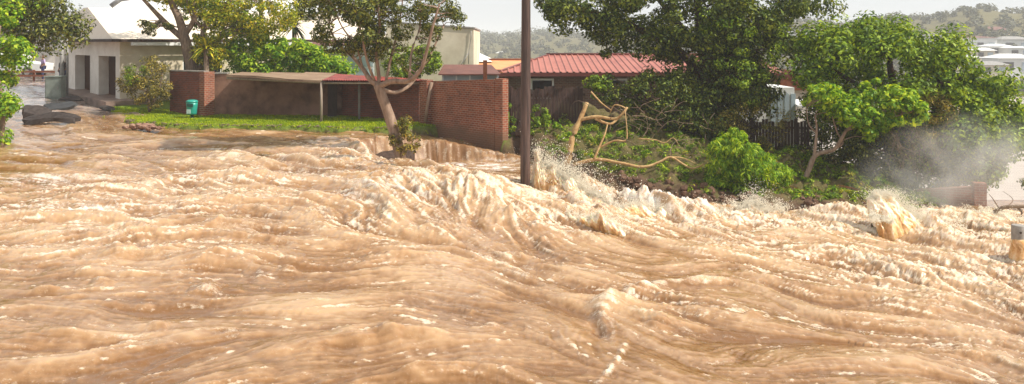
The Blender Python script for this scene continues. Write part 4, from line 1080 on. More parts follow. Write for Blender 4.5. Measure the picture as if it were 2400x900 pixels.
slab_thing(252, 258, .25, .5, .2, .08, -.4, .3, M['asphalt'], 'small dark asphalt piece at the lawn tip', 'asphalt_piece', 9)
# pavement in front of the doorways
mb = MB(); q = [along(-1.2, -1.0), along(9.5, -1.0), along(9.5, 1.3), along(-1.2, 1.3)]
mb.hexa([(*p, .1) for p in q][::-1], [(*q[0], .60), (*q[1], .84), (*q[2], .86), (*q[3], .62)][::-1])
tag(mb.build('pavement', mat('mud_washed_paving', (.30, .21, .17), (.15, .10, .08), 1.5, .6, .3, .3)), kind='structure')
# ------------------------------------------------------------------ foliage
def leaf_cards(C, R, nleaf, size, flat=.8, aspect=.5, droop=.0, seed=0, shell=2.2, up=.55):
    """many small kite-shaped leaves through each clump; C centres, R radii"""
    r = np.random.default_rng(seed)
    C = np.asarray(C, float); R = np.asarray(R, float)
    n = len(C) * nleaf
    ci = np.repeat(np.arange(len(C)), nleaf)
    d = r.normal(size=(n, 3)); d /= np.linalg.norm(d, axis=1)[:, None]
    rad = r.random(n) ** (1 / shell)
    pos = C[ci] + d * (R[ci] * rad)[:, None] * np.array([1, 1, flat])
    nrm = d * 1.1 + r.normal(size=(n, 3)) * .5 + np.array([0, 0, up]); nrm /= np.linalg.norm(nrm, axis=1)[:, None]
    tx = r.normal(size=(n, 3)) + d * .9 - np.array([0, 0, droop]); tx -= nrm * (tx * nrm).sum(1)[:, None]; tx /= np.linalg.norm(tx, axis=1)[:, None]
    ty = np.cross(nrm, tx)
    s = size * r.uniform(.6, 1.35, n)[:, None]
    a = pos - tx * s * .5; b = pos + ty * s * aspect * .5 + nrm * s * .08; c = pos + tx * s * .55; e = pos - ty * s * aspect * .5 + nrm * s * .08
    V = np.stack([a, b, c, e], 1).reshape(-1, 3)
    return V
def leaf_mesh(name, Vs, mat_, parent):
    V = np.concatenate(Vs)
    return link(name, np_mesh(name, V, np.arange(len(V)).reshape(-1, 4)), mat_, parent)
def crown_pts(poly, Y, depth, n, r, cone=1.0, edge_bias=.6):
    """clump centres through the volume whose outline at distance Y is the given polygon of photo places"""
    poly = [(float(a), float(c)) for a, c in poly]
    xs = [p[0] for p in poly]; ys = [p[1] for p in poly]
    px = r.uniform(min(xs), max(xs), n * 12); py = r.uniform(min(ys), max(ys), n * 12)
    m = inside(poly, px, py); px, py = px[m][:n], py[m][:n]
    d = sdist(poly, px, py); dm = max(d.max(), 1)
    half = depth * np.sqrt(np.clip(d / dm, 0, 1) * (2 - np.clip(d / dm, 0, 1)))
    u = r.uniform(-1, 1, len(px)); u = np.sign(u) * np.abs(u) ** edge_bias
    YY = Y + u * half
    # the outline belongs to distance Y: keep real x and z from there
    return np.stack([(px - 1200) / F * Y, YY, CH - (py - HZ) / F * Y], 1), d / dm
def limb(a, c, r0, r1, mb, seed=0, sag=.12, n=6):
    rr = random.Random(seed)
    a = Vector(a); c = Vector(c); L_ = (c - a).length
    o1 = Vector((rr.uniform(-1, 1), rr.uniform(-1, 1), rr.uniform(-.3, 1))) * L_ * sag
    pts = []
    for k in range(n + 1):
        t = k / n
        pts.append(a.lerp(c, t) + o1 * math.sin(math.pi * t) + Vector((rr.uniform(-1, 1), rr.uniform(-1, 1), rr.uniform(-1, 1))) * L_ * .025 * (0 < k < n))
    mb.tube(pts, [r0 + (r1 - r0) * (k / n) ** .8 for k in range(n + 1)], 7)
    return pts
def tree(name, label, cat, base, trunk_paths, crowns, bark, group=None, twigs=40, seed=1, twig_r=.035, extra=None):
    """trunk_paths: [(points, r0, r1)]; crowns: [(poly, Y, depth, nclumps, radius, leaves, size, material, opts)]"""
    r = np.random.default_rng(seed)
    b = empty(name, base, label, cat, group)
    mb = MB(); nodes_ = []
    for pts, r0, r1 in trunk_paths:
        n = len(pts)
        # smooth the path
        P_ = [Vector(p) for p in pts]; fine_ = []
        for k in range(n - 1):
            p0 = P_[max(k - 1, 0)]; p1 = P_[k]; p2 = P_[k + 1]; p3 = P_[min(k + 2, n - 1)]
            for q in range(4):
                t = q / 4
                fine_.append(.5 * ((2 * p1) + (-p0 + p2) * t + (2 * p0 - 5 * p1 + 4 * p2 - p3) * t * t + (-p0 + 3 * p1 - 3 * p2 + p3) * t ** 3))
        fine_.append(P_[-1])
        m = len(fine_); mb.tube(fine_, [r0 + (r1 - r0) * k / (m - 1) for k in range(m)], 10, jit=.10)
        nodes_ += [(p, r0 + (r1 - r0) * k / (m - 1)) for k, p in enumerate(fine_) if k > m * .25]
    for ci, (poly, Y, depth, nc, cr, nl, sz, lm, opt) in enumerate(crowns):
        C, dn = crown_pts(poly, Y, depth, nc, r)
        R = cr * r.uniform(.6, 1.3, len(C))
        V = leaf_cards(C, R, nl, sz, seed=seed * 7 + ci, **{**dict(shell=4.5), **opt})
        leaf_mesh('crown' if ci == 0 else 'foliage', [V], L[lm], b)
        if twigs and nodes_:
            for k in r.choice(len(C), min(twigs, len(C)), replace=False):
                c = Vector(C[k]); nd = min(nodes_, key=lambda q: (q[0] - c).length + (0.5 if q[0].z > c.z else 0))
                if (nd[0] - c).length > .15: limb(nd[0], c, min(nd[1] * .6, twig_r * (1 + (nd[0] - c).length * .35)), .006, mb, int(k), .14, 5)
    if mb.v: mb.build('trunk', M[bark], b, boxuv=False)
    return b
O = dict
def pp(l, Y): return [P(a, c, Y) for a, c in l]

# leaning tree in the flood, fork and crown
Yt = 30.4
tree('leaning_tree', 'slender leaning tree with pale forked trunk standing in the flood', 'tree', P(945, 400, Yt),
     [(pp([(950, 425), (944, 392), (930, 330), (912, 270), (895, 225), (886, 198)], Yt), .215, .155),
      ([P(886, 200, Yt), P(868, 188, Yt), P(850, 160, 30.6), P(822, 128, 30.9), P(790, 100, 31.2), P(770, 60, 31.3)], .10, .03),
      ([P(884, 205, Yt), P(888, 180, 30.4), P(882, 120, 30.2), P(890, 60, 30.0), P(885, 0, 29.8), P(890, -60, 29.8)], .075, .03),
      ([P(890, 202, Yt), P(920, 190, 30.0), P(955, 190, 29.6), P(985, 165, 29.4), P(1000, 120, 29.2), P(1015, 60, 29), P(1030, 10, 29)], .105, .03),
      ([P(893, 208, Yt), P(925, 217, 30.7), P(960, 200, 31.0), P(985, 165, 31.3), P(1010, 125, 31.6), P(1040, 60, 31.8)], .075, .025),
      ([P(878, 190, Yt), P(860, 140, 30), P(850, 90, 29.6), P(835, 30, 29.3)], .055, .02),
      ([P(905, 188, Yt), P(920, 120, 30.6), P(935, 60, 30.9), P(945, -10, 31)], .055, .02),
      ([P(960, 186, 29.6), P(965, 120, 29.8), P(985, 60, 30), P(985, 0, 30)], .045, .02),
      ([P(850, 160, 30.6), P(835, 110, 30.4), P(800, 60, 30.2), P(780, 10, 30)], .04, .015)],
     [([(735, -60), (720, 20), (730, 70), (745, 100), (790, 110), (850, 105), (880, 130), (905, 100), (900, 40), (905, -60)], Yt, 1.6, 70, .46, 200, .13, 'olive', O(aspect=.42)),
      ([(905, -60), (900, 30), (925, 90), (940, 115), (965, 60), (985, 100), (1005, 75), (1020, 95), (1040, 40), (1062, 70), (1085, 50), (1088, 10), (1060, -20), (1000, -60)], Yt, 1.5, 95, .24, 110, .10, 'olive', O(aspect=.42)),
      ([(760, 95), (800, 100), (870, 120), (930, 120), (1010, 105), (1030, 120), (1000, 140), (985, 170), (960, 180), (940, 150), (880, 150), (790, 130)], Yt, 1.2, 30, .12, 55, .09, 'olive', O(aspect=.4))],
     'bark_pale', twigs=46, seed=3, twig_r=.022)
# suckers on its trunk
mb_b = empty('trunk_creeper', P(948, 330, 30.2), 'leafy creeper clinging to the lower trunk of the leaning tree', 'plant')
C, _ = crown_pts([(932, 268), (965, 262), (970, 300), (985, 330), (975, 352), (945, 360), (920, 345), (905, 325), (930, 315)], 30.15, .35, 34, rng)
leaf_mesh('foliage', [leaf_cards(C, np.full(len(C), .16), 42, .10, seed=5)], L['brown'], mb_b)
m_ = MB(); limb(P(940, 370, 30.2), P(952, 290, 30.1), .02, .008, m_, 1); limb(P(940, 350, 30.2), P(975, 330, 30.0), .015, .006, m_, 2); m_.build('stem', M['bark_grey'], mb_b)
C = [P(962, 400, 30.1), P(975, 398, 30.0), P(952, 403, 30.0)]
tag(leaf_mesh('grass_tuft', [leaf_cards(C, [.10, .08, .08], 40, .10, flat=.5, seed=9)], L['bright'], None), 'small green grass tuft at the foot of the leaning tree', 'plant')

# left foreground bush
Yb = 31.0
tree('leafy_bush', 'bright green leafy bush filling the left edge over the flood', 'bush', P(10, 335, Yb),
     [([P(0, 350, Yb), P(5, 250, Yb), P(-10, 150, Yb), P(0, 60, Yb)], .12, .04), ([P(5, 250, Yb), P(-60, 180, Yb), P(-110, 90, Yb)], .08, .03)],
     [([(-220, 30), (-60, 0), (5, 15), (25, 60), (40, 110), (52, 128), (40, 150), (25, 175), (18, 215), (36, 245), (20, 268), (10, 280), (40, 318), (15, 332), (-20, 345), (-220, 345)], Yb, 1.5, 130, .48, 190, .145, 'bright', O(aspect=.6))],
     'bark_grey', twigs=30, seed=8)
# overhanging dark tree behind it
Yd = 38.0
tree('overhanging_tree', 'dark olive tree hanging over the street behind the left bush', 'tree', (P(-120, 300, Yd)[0], Yd, .2),
     [([P(-140, 310, Yd), P(-120, 200, Yd), P(-60, 90, Yd), P(30, 30, Yd), P(110, 40, Yd)], .22, .05), ([P(-80, 120, Yd), P(0, 60, Yd), P(70, 80, Yd)], .09, .03), ([P(-100, 150, Yd), P(-120, 0, Yd), P(-80, -90, Yd)], .12, .04)],
     [([(-220, -70), (120, -70), (150, 5), (175, 30), (183, 60), (165, 95), (135, 112), (100, 115), (75, 105), (60, 85), (30, 60), (-60, 70), (-220, 100)], Yd, 1.7, 85, .62, 210, .16, 'olive', O(aspect=.5)),
      ([(-60, -60), (80, -60), (110, 0), (85, 40), (50, 50), (0, 40), (-60, 20)], Yd - 1.5, .8, 36, .4, 90, .13, 'mid', O())],
     'bark_dark', twigs=30, seed=12)
# tree with thick trunk above the left wall
Yg = 42.3
tree('spreading_tree', 'thick-trunked spreading tree behind the dark brick wall', 'tree', P(452, 200, Yg),
     [([P(450, 240, Yg), P(452, 165, Yg), P(440, 120, Yg), P(432, 85, Yg), P(420, 45, Yg), P(400, 0, Yg), P(390, -60, Yg)], .36, .10),
      ([P(436, 95, Yg), P(405, 70, Yg), P(375, 40, Yg), P(345, 8, Yg), P(310, -30, Yg)], .17, .06),
      ([P(455, 150, Yg), P(475, 100, Yg), P(480, 60, Yg), P(520, 20, Yg), P(560, -20, Yg)], .20, .06),
      ([P(434, 80, Yg), P(455, 45, Yg), P(455, 0, Yg), P(470, -60, Yg)], .15, .05),
      ([P(480, 70, Yg), P(450, 40, Yg), P(435, -10, Yg)], .08, .03), ([P(462, 168, Yg), P(490, 130, Yg), P(510, 90, Yg)], .14, .05)],
     [([(330, 55), (350, 45), (400, 60), (395, 75), (340, 78)], Yg - .3, .5, 14, .22, 80, .13, 'olive', O()),
      ([(320, -60), (345, -10), (385, 5), (400, 20), (445, 12), (470, 40), (510, 75), (545, 95), (600, 92), (650, 70), (690, 45), (700, 0), (690, -60)], Yg + .3, 1.8, 150, .42, 95, .15, 'yellow', O()),
      ([(455, 75), (500, 80), (535, 110), (525, 150), (490, 165), (460, 150), (470, 110)], Yg - .3, .7, 46, .3, 80, .14, 'yellow', O()),
      ([(380, -20), (460, -10), (560, 20), (620, 30), (640, 80), (580, 80), (500, 70), (440, 50)], Yg + .9, .8, 60, .4, 80, .15, 'mid', O())],
     'bark_grey', twigs=46, seed=15)
# spiky plant beside the trunk
def spiky(name, label, base, z0, n, L_, w, lm, seed, up=(.2, 1.4), cat='plant', trunk_r=.12):
    r = random.Random(seed); b = empty(name, base, label, cat)
    x, y, z = base[0], base[1], z0; V = []
    for k in range(n):
        a = r.uniform(0, 2 * math.pi); e = r.uniform(*up); l = L_ * r.uniform(.7, 1.15)
        d = Vector((math.cos(a) * math.cos(e), math.sin(a) * math.cos(e), math.sin(e)))
        s = Vector((-math.sin(a), math.cos(a), 0)) * w
        p = [Vector((x, y, z)) + d * l * t + Vector((0, 0, -.35 * l * t * t)) for t in (0, .35, .7, 1)]
        ww = [.5, 1, .7, .05]
        for q in range(3): V += [p[q] - s * ww[q], p[q] + s * ww[q], p[q + 1] + s * ww[q + 1], p[q + 1] - s * ww[q + 1]]
    V = np.array([tuple(v) for v in V]); link('fronds', np_mesh('fronds', V, np.arange(len(V)).reshape(-1, 4)), L[lm], b)
    m = MB(); m.tube([(x, y, base[2]), (x, y, z)], [trunk_r * 1.2, trunk_r], 10, jit=.1); m.build('stem', M['bark_grey'], b)
spiky('yucca_plant', 'spiky yellow-green yucca beside the spreading tree trunk', (P(484, 0, 41.4)[0], 41.4, .1), P(0, 112, 41.4)[2], 70, 1.0, .045, 'yellow', 3, (-.5, 1.4))
spiky('dark_palm', 'dark spiky palm between the two utility poles above the hedge', (P(690, 0, 47)[0], 47.0, .1), P(0, 62, 47)[2], 90, 1.15, .05, 'dark', 4, (-.7, 1.3), 'palm')
# olive-brown shrub in front of the white building
tree('ragged_shrub', 'ragged olive-brown shrub between the doorways and brick wall', 'shrub', G3(350, 258, .2),
     [([P(350, 262, 40.6), P(345, 200, 40.6), P(335, 150, 40.6)], .06, .02), ([P(350, 262, 40.6), P(375, 200, 40.6), P(380, 170, 40.6)], .05, .02)],
     [([(318, 140), (340, 125), (362, 140), (385, 160), (398, 200), (392, 235), (370, 252), (335, 245), (300, 215), (278, 195), (285, 165), (305, 165)], 40.6, .9, 70, .26, 90, .11, 'brown', O(aspect=.35)),
      ([(300, 160), (330, 140), (350, 160), (330, 200), (290, 200)], 40.2, .4, 18, .22, 60, .11, 'mid', O(aspect=.35))], 'bark_grey', twigs=20, seed=21)
# hedge above the shelter
tree('green_hedge', 'bright yellow-green hedge mass above the grey shelter roof', 'hedge', (P(690, 0, 43)[0], 43, .2),
     [([P(690, 230, 43.3), P(640, 140, 43.3)], .07, .03), ([P(690, 230, 43.3), P(745, 150, 43.3)], .07, .03)],
     [([(530, 120), (560, 90), (610, 85), (650, 82), (700, 88), (735, 105), (770, 120), (800, 135), (825, 160), (838, 178), (780, 182), (560, 182), (535, 165)], 43.2, 1.3, 95, .45, 150, .185, 'bright', O()),
      ([(690, 100), (740, 110), (790, 140), (830, 172), (740, 176), (690, 140)], 42.6, .7, 46, .28, 80, .16, 'bright', O())], 'bark_grey', twigs=20, seed=24)
tree('wall_shrub', 'mid-green shrub rising behind the brick wall beside the cream gable', 'shrub', (P(965, 0, 41)[0], 41, 0),
     [([P(975, 240, 41), P(980, 150, 41)], .06, .02)],
     [([(900, 130), (925, 115), (960, 110), (1000, 105), (1028, 120), (1032, 150), (1010, 170), (985, 190), (950, 185), (915, 175)], 41, .8, 60, .28, 80, .14, 'mid', O())], 'bark_grey', twigs=14, seed=27)
tree('background_tree', 'dull green tree behind the pale house and palm', 'tree', (P(700, 0, 55)[0], 55, .2),
     [([P(715, 150, 55), P(712, 80, 55), P(708, 20, 55)], .2, .05)],
     [([(655, 90), (670, 60), (700, 0), (740, -40), (780, 20), (770, 60), (740, 95), (700, 100)], 55, 1.2, 34, .45, 70, .2, 'olive', O())], 'bark_dark', twigs=12, seed=28)

# ---- big dark tree, centre right
Yk = 36.3
tree('big_dark_tree', 'huge dark green tree spreading over the red roof', 'tree', (P(1665, 0, Yk)[0], Yk, -.6),
     [([P(1670, 350, Yk), P(1665, 250, Yk), P(1655, 150, Yk), P(1640, 60, Yk), P(1630, -60, Yk)], .38, .12),
      ([P(1660, 190, Yk), P(1580, 110, Yk), P(1480, 60, Yk), P(1400, 30, Yk), P(1330, 25, Yk)], .2, .04),
      ([P(1662, 210, Yk), P(1720, 120, Yk), P(1790, 50, Yk), P(1870, 10, Yk)], .2, .04), ([P(1650, 120, Yk), P(1560, 20, Yk), P(1500, -60, Yk)], .15, .04)],
     [([(1300, -70), (1290, -10), (1272, 20), (1285, 55), (1320, 62), (1345, 78), (1380, 62), (1400, 90), (1420, 100), (1455, 95), (1500, 120), (1540, 115), (1590, 140), (1640, 150), (1740, 140), (1815, 160), (1850, 130), (1862, 90), (1850, 60), (1890, 45), (1935, 30), (1946, 10), (1920, -30), (1900, -70)], Yk, 2.4, 170, .68, 280, .165, 'deep', O()),
      ([(1560, 120), (1640, 130), (1760, 120), (1810, 150), (1815, 200), (1805, 235), (1785, 250), (1740, 280), (1700, 300), (1650, 270), (1600, 250), (1560, 190)], Yk, 1.7, 80, .55, 190, .16, 'deep', O(droop=.6)),
      ([(1640, 20), (1760, 10), (1840, 70), (1815, 150), (1790, 230), (1740, 260), (1700, 180), (1660, 100)], Yk - 1.9, .7, 60, .32, 90, .12, 'mid', O(droop=.5)),
      ([(1380, 60), (1435, 80), (1450, 130), (1425, 150), (1395, 130)], Yk, .5, 10, .22, 60, .12, 'deep', O())],
     'bark_dark', twigs=60, seed=31, twig_r=.03)
tree('understorey_shrub', 'dark shrub mass filling under the big dark tree', 'shrub', (P(1560, 0, 34.6)[0], 34.6, -.5),
     [([P(1560, 350, 34.6), P(1550, 250, 34.6)], .06, .02)],
     [([(1385, 195), (1430, 180), (1475, 200), (1520, 165), (1580, 175), (1640, 200), (1680, 240), (1670, 300), (1620, 320), (1550, 310), (1500, 290), (1465, 260), (1440, 240), (1400, 230)], 34.9, 1.0, 120, .34, 100, .12, 'deep', O(droop=.3)),
      ([(1350, 190), (1390, 182), (1430, 190), (1425, 220), (1395, 235), (1360, 215)], 34.6, .4, 16, .22, 70, .13, 'mid', O())], 'bark_dark', twigs=24, seed=33)
tree('trailing_shrub', 'brownish trailing shrub against the blackened fence', 'shrub', (P(1790, 0, 34.3)[0], 34.3, -.8),
     [([P(1780, 380, 34.3), P(1770, 300, 34.3)], .05, .02)],
     [([(1690, 250), (1750, 240), (1820, 240), (1850, 270), (1830, 320), (1800, 350), (1760, 360), (1700, 340), (1680, 300)], 34.3, .6, 50, .28, 70, .10, 'brown', O(droop=.8, aspect=.3)),
      ([(1640, 270), (1720, 260), (1740, 320), (1700, 340), (1650, 330)], 34.6, .5, 30, .28, 70, .12, 'deep', O())], 'bark_dark', twigs=24, seed=34)
tree('shaded_thicket', 'dark thicket between the garden room and the rounded tree', 'shrub', (P(1930, 0, 36)[0], 36, -1.5),
     [([P(1930, 430, 36), P(1925, 330, 36)], .06, .02)],
     [([(1872, 240), (1900, 225), (1960, 230), (2040, 260), (2060, 340), (2050, 430), (1960, 440), (1900, 420), (1880, 350)], 36, .9, 90, .42, 130, .13, 'deep', O())], 'bark_dark', twigs=14, seed=36)
tree('fence_weed', 'leafy weed growing up the timber fence behind the dark pole', 'plant', (P(1270, 0, 34.2)[0], 34.2, -.2),
     [([P(1268, 330, 34.2), P(1266, 250, 34.2)], .02, .008)],
     [([(1250, 250), (1272, 240), (1290, 260), (1285, 300), (1270, 320), (1245, 310), (1240, 280)], 34.2, .2, 20, .14, 36, .12, 'mid', O()),
      ([(1190, 240), (1205, 250), (1205, 310), (1190, 325)], 34.4, .2, 8, .12, 36, .12, 'mid', O())], 'bark_dark', twigs=4, seed=35)
# bright shrub on the bank
tree('bank_shrub', 'bright green drooping shrub at the water edge of the bank', 'shrub', (P(1735, 0, 29.2)[0], 29.2, -1.6),
     [([P(1735, 465, 29.3), P(1730, 400, 29.3), P(1710, 340, 29.3)], .06, .02), ([P(1735, 465, 29.3), P(1770, 400, 29.3)], .05, .02)],
     [([(1690, 318), (1712, 300), (1735, 318), (1760, 335), (1790, 355), (1815, 380), (1840, 395), (1868, 400), (1850, 425), (1810, 430), (1795, 445), (1745, 455), (1715, 470), (1690, 470), (1660, 440), (1650, 410), (1648, 375), (1672, 345)], 29.3, .9, 130, .22, 80, .17, 'bright', O(droop=1.8, aspect=.2, shell=2.2)),
      ([(1700, 320), (1740, 330), (1790, 370), (1790, 400), (1730, 400), (1690, 360)], 28.7, .4, 34, .2, 50, .17, 'bright', O(droop=1.8, aspect=.2, shell=2.2))], 'bark_grey', twigs=24, seed=37)
# bent small tree with bright leaves
Yn = 30.6
tree('bent_tree', 'small bent tree with bare twisted trunk and bright leaves on the bank', 'tree', P(1882, 428, Yn),
     [([P(1878, 436, Yn), P(1895, 400, Yn), P(1908, 368, Yn), P(1925, 358, Yn), P(1955, 350, Yn - .1), P(1972, 325, Yn - .1), P(1990, 300, Yn), P(2030, 290, Yn)], .10, .04),
      ([P(1908, 368, Yn), P(1912, 330, Yn), P(1914, 300, Yn), P(1910, 270, Yn)], .06, .025), ([P(1950, 352, Yn), P(1975, 335, Yn + .2), P(1962, 310, Yn), P(1950, 270, Yn)], .045, .02),
      ([P(1985, 305, Yn), P(2050, 285, Yn), P(2110, 270, Yn)], .04, .015), ([P(1912, 310, Yn), P(1895, 290, Yn), P(1890, 250, Yn)], .03, .01)],
     [([(1885, 225), (1910, 200), (1950, 195), (1965, 215), (2000, 225), (2020, 195), (2060, 190), (2110, 205), (2150, 230), (2178, 262), (2150, 290), (2090, 285), (2060, 300), (2030, 322), (1990, 300), (1960, 270), (1925, 262), (1895, 255)], Yn, 1.0, 130, .20, 70, .15, 'bright', O(aspect=.65)),
      ([(1910, 205), (1960, 200), (1990, 240), (2040, 290), (2000, 300), (1940, 260)], Yn - .8, .3, 30, .18, 46, .15, 'bright', O(aspect=.65))], 'bark_pale', twigs=40, seed=41, twig_r=.02)
# right-hand big tree
Yq = 33.6
tree('dense_round_tree', 'dense rounded green tree at the right above the spray', 'tree', (P(2130, 0, Yq)[0], Yq, -2.4),
     [([P(2130, 480, Yq), P(2120, 400, Yq), P(2110, 300, Yq), P(2090, 180, Yq), P(2080, 110, Yq)], .28, .08), ([P(2120, 380, Yq), P(2200, 320, Yq), P(2290, 290, Yq), P(2350, 280, Yq)], .16, .04), ([P(2112, 300, Yq), P(2180, 210, Yq), P(2260, 180, Yq)], .14, .04), ([P(2110, 280, Yq), P(2010, 200, Yq), P(1930, 150, Yq)], .14, .04)],
     [([(1868, 130), (1890, 95), (1920, 70), (1950, 78), (1985, 68), (2020, 75), (2050, 48), (2085, 60), (2110, 55), (2140, 68), (2165, 62), (2185, 80), (2225, 75), (2240, 95), (2238, 130), (2262, 140), (2290, 160), (2330, 175), (2360, 185), (2358, 225), (2375, 255), (2392, 280), (2390, 320), (2360, 345), (2340, 385), (2300, 405), (2250, 440), (2140, 440), (2100, 400), (2080, 330), (1990, 310), (1930, 250), (1890, 200), (1862, 180)], Yq, 2.4, 200, .64, 250, .165, 'mid', O()),
      ([(1960, 250), (2080, 290), (2150, 320), (2330, 330), (2320, 400), (2200, 440), (2100, 440), (2030, 430), (1980, 380), (1940, 320)], Yq - .5, 1.4, 90, .5, 210, .12, 'olive', O(droop=.4)),
      ([(2150, 210), (2210, 225), (2240, 260), (2220, 330), (2170, 380), (2120, 370), (2130, 290), (2110, 240)], Yq - 2.0, .4, 60, .24, 70, .10, 'brown', O(droop=.7, aspect=.3)),
      ([(2225, 170), (2300, 175), (2355, 190), (2385, 275), (2385, 320), (2345, 370), (2290, 405), (2230, 430), (2180, 400), (2190, 260)], Yq + .3, 1.3, 110, .42, 140, .165, 'mid', O())],
     'bark_dark', twigs=60, seed=44, twig_r=.03)
m_ = MB()
for k in range(60):
    a = P(random.uniform(2080, 2200), random.uniform(330, 440), 31.2 + random.uniform(-.3, .6)); c = (a[0] + random.uniform(-.9, .9), a[1] + random.uniform(-.4, .4), a[2] + random.uniform(.3, 1.3))
    limb(a, c, .012, .004, m_, k, .2, 4)
tag(m_.build('dead_twigs', M['driftwood'], boxuv=False), 'tangle of dead hanging twigs under the rounded tree', 'branches', kind='stuff')
tree('estuary_shrub', 'feathery green shrub tip at the far right edge', 'shrub', P(2450, 520, 29.5),
     [([P(2450, 530, 29.5), P(2440, 420, 29.5)], .04, .01)],
     [([(2398, 415), (2420, 390), (2480, 400), (2500, 480), (2430, 480), (2396, 440)], 29.5, .4, 22, .2, 50, .10, 'deep', O())], 'bark_dark', twigs=10, seed=46)

# broken yellow tree
Yy = 31.0
b = empty('broken_tree', P(1330, 375, Yy), 'broken tree with stripped yellow limbs lying along the bank', 'tree')
def smooth(pts, k_=4):
    P_ = [Vector(p) for p in pts]; n = len(P_); o = []
    for k in range(n - 1):
        p0 = P_[max(k - 1, 0)]; p1 = P_[k]; p2 = P_[k + 1]; p3 = P_[min(k + 2, n - 1)]
        for q in range(k_):
            t = q / k_; o.append(.5 * ((2 * p1) + (-p0 + p2) * t + (2 * p0 - 5 * p1 + 4 * p2 - p3) * t * t + (-p0 + 3 * p1 - 3 * p2 + p3) * t ** 3))
    return o + [P_[-1]]
def branch(m, pts, r0, r1):
    r0 *= .9; r1 *= .8
    pts = [Vector(p) + Vector((random.uniform(-1, 1), 0, random.uniform(-1, 1))) * .035 * (0 < i < len(pts) - 1) for i, p in enumerate(pts)]
    f = smooth(pts); n = len(f); m.tube(f, [r0 + (r1 - r0) * k / (n - 1) for k in range(n)], 9, jit=.28)
mb = MB()
branch(mb, [P(1328, 388, Yy), P(1336, 355, Yy), P(1342, 320, Yy + .1), P(1360, 285, Yy + .2), P(1376, 240, Yy + .3)], .135, .085)
branch(mb, [P(1362, 280, Yy + .2), P(1400, 275, Yy), P(1440, 280, Yy - .2), P(1462, 262, Yy - .3), P(1470, 252, Yy - .2)], .075, .045)
branch(mb, [P(1395, 278, Yy), P(1430, 290, Yy + .1), P(1450, 275, Yy + .2), P(1468, 255, Yy + .1), P(1440, 248, Yy + .2), P(1430, 265, Yy + .3)], .055, .02)
mb.build('trunk', M['stripped'], b, boxuv=False)
for (pts, r0, r1) in [([(1345, 386, 30.6), (1395, 372, 30.4), (1450, 380, 30.2), (1508, 390, 30.0), (1545, 378, 30), (1572, 368, 30), (1600, 385, 29.9), (1625, 395, 29.8), (1650, 385, 29.7)], .07, .03),
                      ([(1392, 374, 30.4), (1408, 340, 30.5), (1418, 315, 30.6), (1424, 290, 30.8)], .05, .025), ([(1408, 345, 30.5), (1440, 330, 30.4), (1468, 330, 30.3), (1470, 300, 30.4), (1465, 260, 30.6)], .045, .015),
                      ([(1572, 368, 30), (1600, 372, 30.2), (1640, 388, 30.4)], .03, .01), ([(1572, 368, 30), (1572, 345, 30.2), (1590, 330, 30.3), (1640, 325, 30.4)], .02, .008),
                      ([(1495, 325, 30.6), (1535, 328, 30.6), (1560, 335, 30.5), (1578, 322, 30.5), (1590, 338, 30.4)], .025, .012), ([(1480, 272, 31), (1510, 275, 31), (1540, 280, 31.1), (1560, 275, 31.1)], .02, .008),
                      ([(1385, 215, 31.4), (1410, 240, 31.2), (1432, 258, 31)], .035, .02), ([(1505, 322, 30.6), (1520, 300, 30.8), (1515, 275, 31)], .018, .006)]:
    mb = MB(); branch(mb, [P(a, c, d) for a, c, d in pts], r0, r1); mb.build('branch', M['stripped'] if r0 > .02 else M['driftwood'], b, boxuv=False)
m_ = MB()
for k in range(70):
    a = P(random.uniform(1380, 1660), random.uniform(250, 390), 30.4 + random.random() * .6); c = (a[0] + random.uniform(-.8, .8), a[1] + .2, a[2] + random.uniform(-.4, .5)); limb(a, c, .012, .004, m_, k, .25, 4)
m_.build('twigs', M['driftwood'], b, boxuv=False)['kind'] = 'stuff'
# drift branch at the right
mb = MB(); branch(mb, [P(2330, 497, 27.6), P(2360, 488, 27.4), (P(2400, 484, 27.2)), P(2440, 492, 27), P(2480, 510, 27)], .075, .05); branch(mb, [P(2345, 494, 27.6), P(2330, 470, 27.8), P(2318, 455, 28)], .025, .008); branch(mb, [P(2352, 490, 27.6), P(2375, 470, 27.9), P(2350, 448, 28.2)], .02, .006)
branch(mb, [P(2385, 486, 27.3), P(2392, 500, 27.2), P(2390, 512, 27.2)], .04, .03)
tag(mb.build('drift_branch', M['driftwood'], boxuv=False), 'grey arched drift branch snagged at the right edge above the bollard', 'branch')

# ------------------------------------------------------------------ lawn blades and bank ground cover
def blades(n, x0, x1, y0, y1, test, h, w, lm, name, label, seed):
    r = np.random.default_rng(seed)
    x = r.uniform(x0, x1, n); y = r.uniform(y0, y1, n); k = test(x, y); x, y = x[k], y[k]
    z = ground_z(x, y); n = len(x); a = r.uniform(0, 2 * np.pi, n); hh = h * r.uniform(.5, 1.3, n)
    lx = r.normal(0, .45, n) * hh; ly = r.normal(0, .45, n) * hh; ww = w * r.uniform(.7, 1.3, n)
    p = np.stack([x, y, z - .01], 1); s = np.stack([np.cos(a) * ww, np.sin(a) * ww, 0 * a], 1); t = np.stack([lx, ly, hh], 1)
    V = np.stack([p - s, p + s, p + t + s * .3, p + t - s * .3], 1).reshape(-1, 3)
    return tag(link(name, np_mesh(name, V, np.arange(len(V)).reshape(-1, 4)), L[lm]), label, 'grass', kind='stuff')
blades(150000, -19.5, -1, 34, 42, lambda x, y: land_parts(x, y)[0] > .12 + .15 * samp(field(82, .2, 1.2), x, y), .065, .014, 'grass', 'lawn', 'short bright green lawn between the flood and the walls', 51)
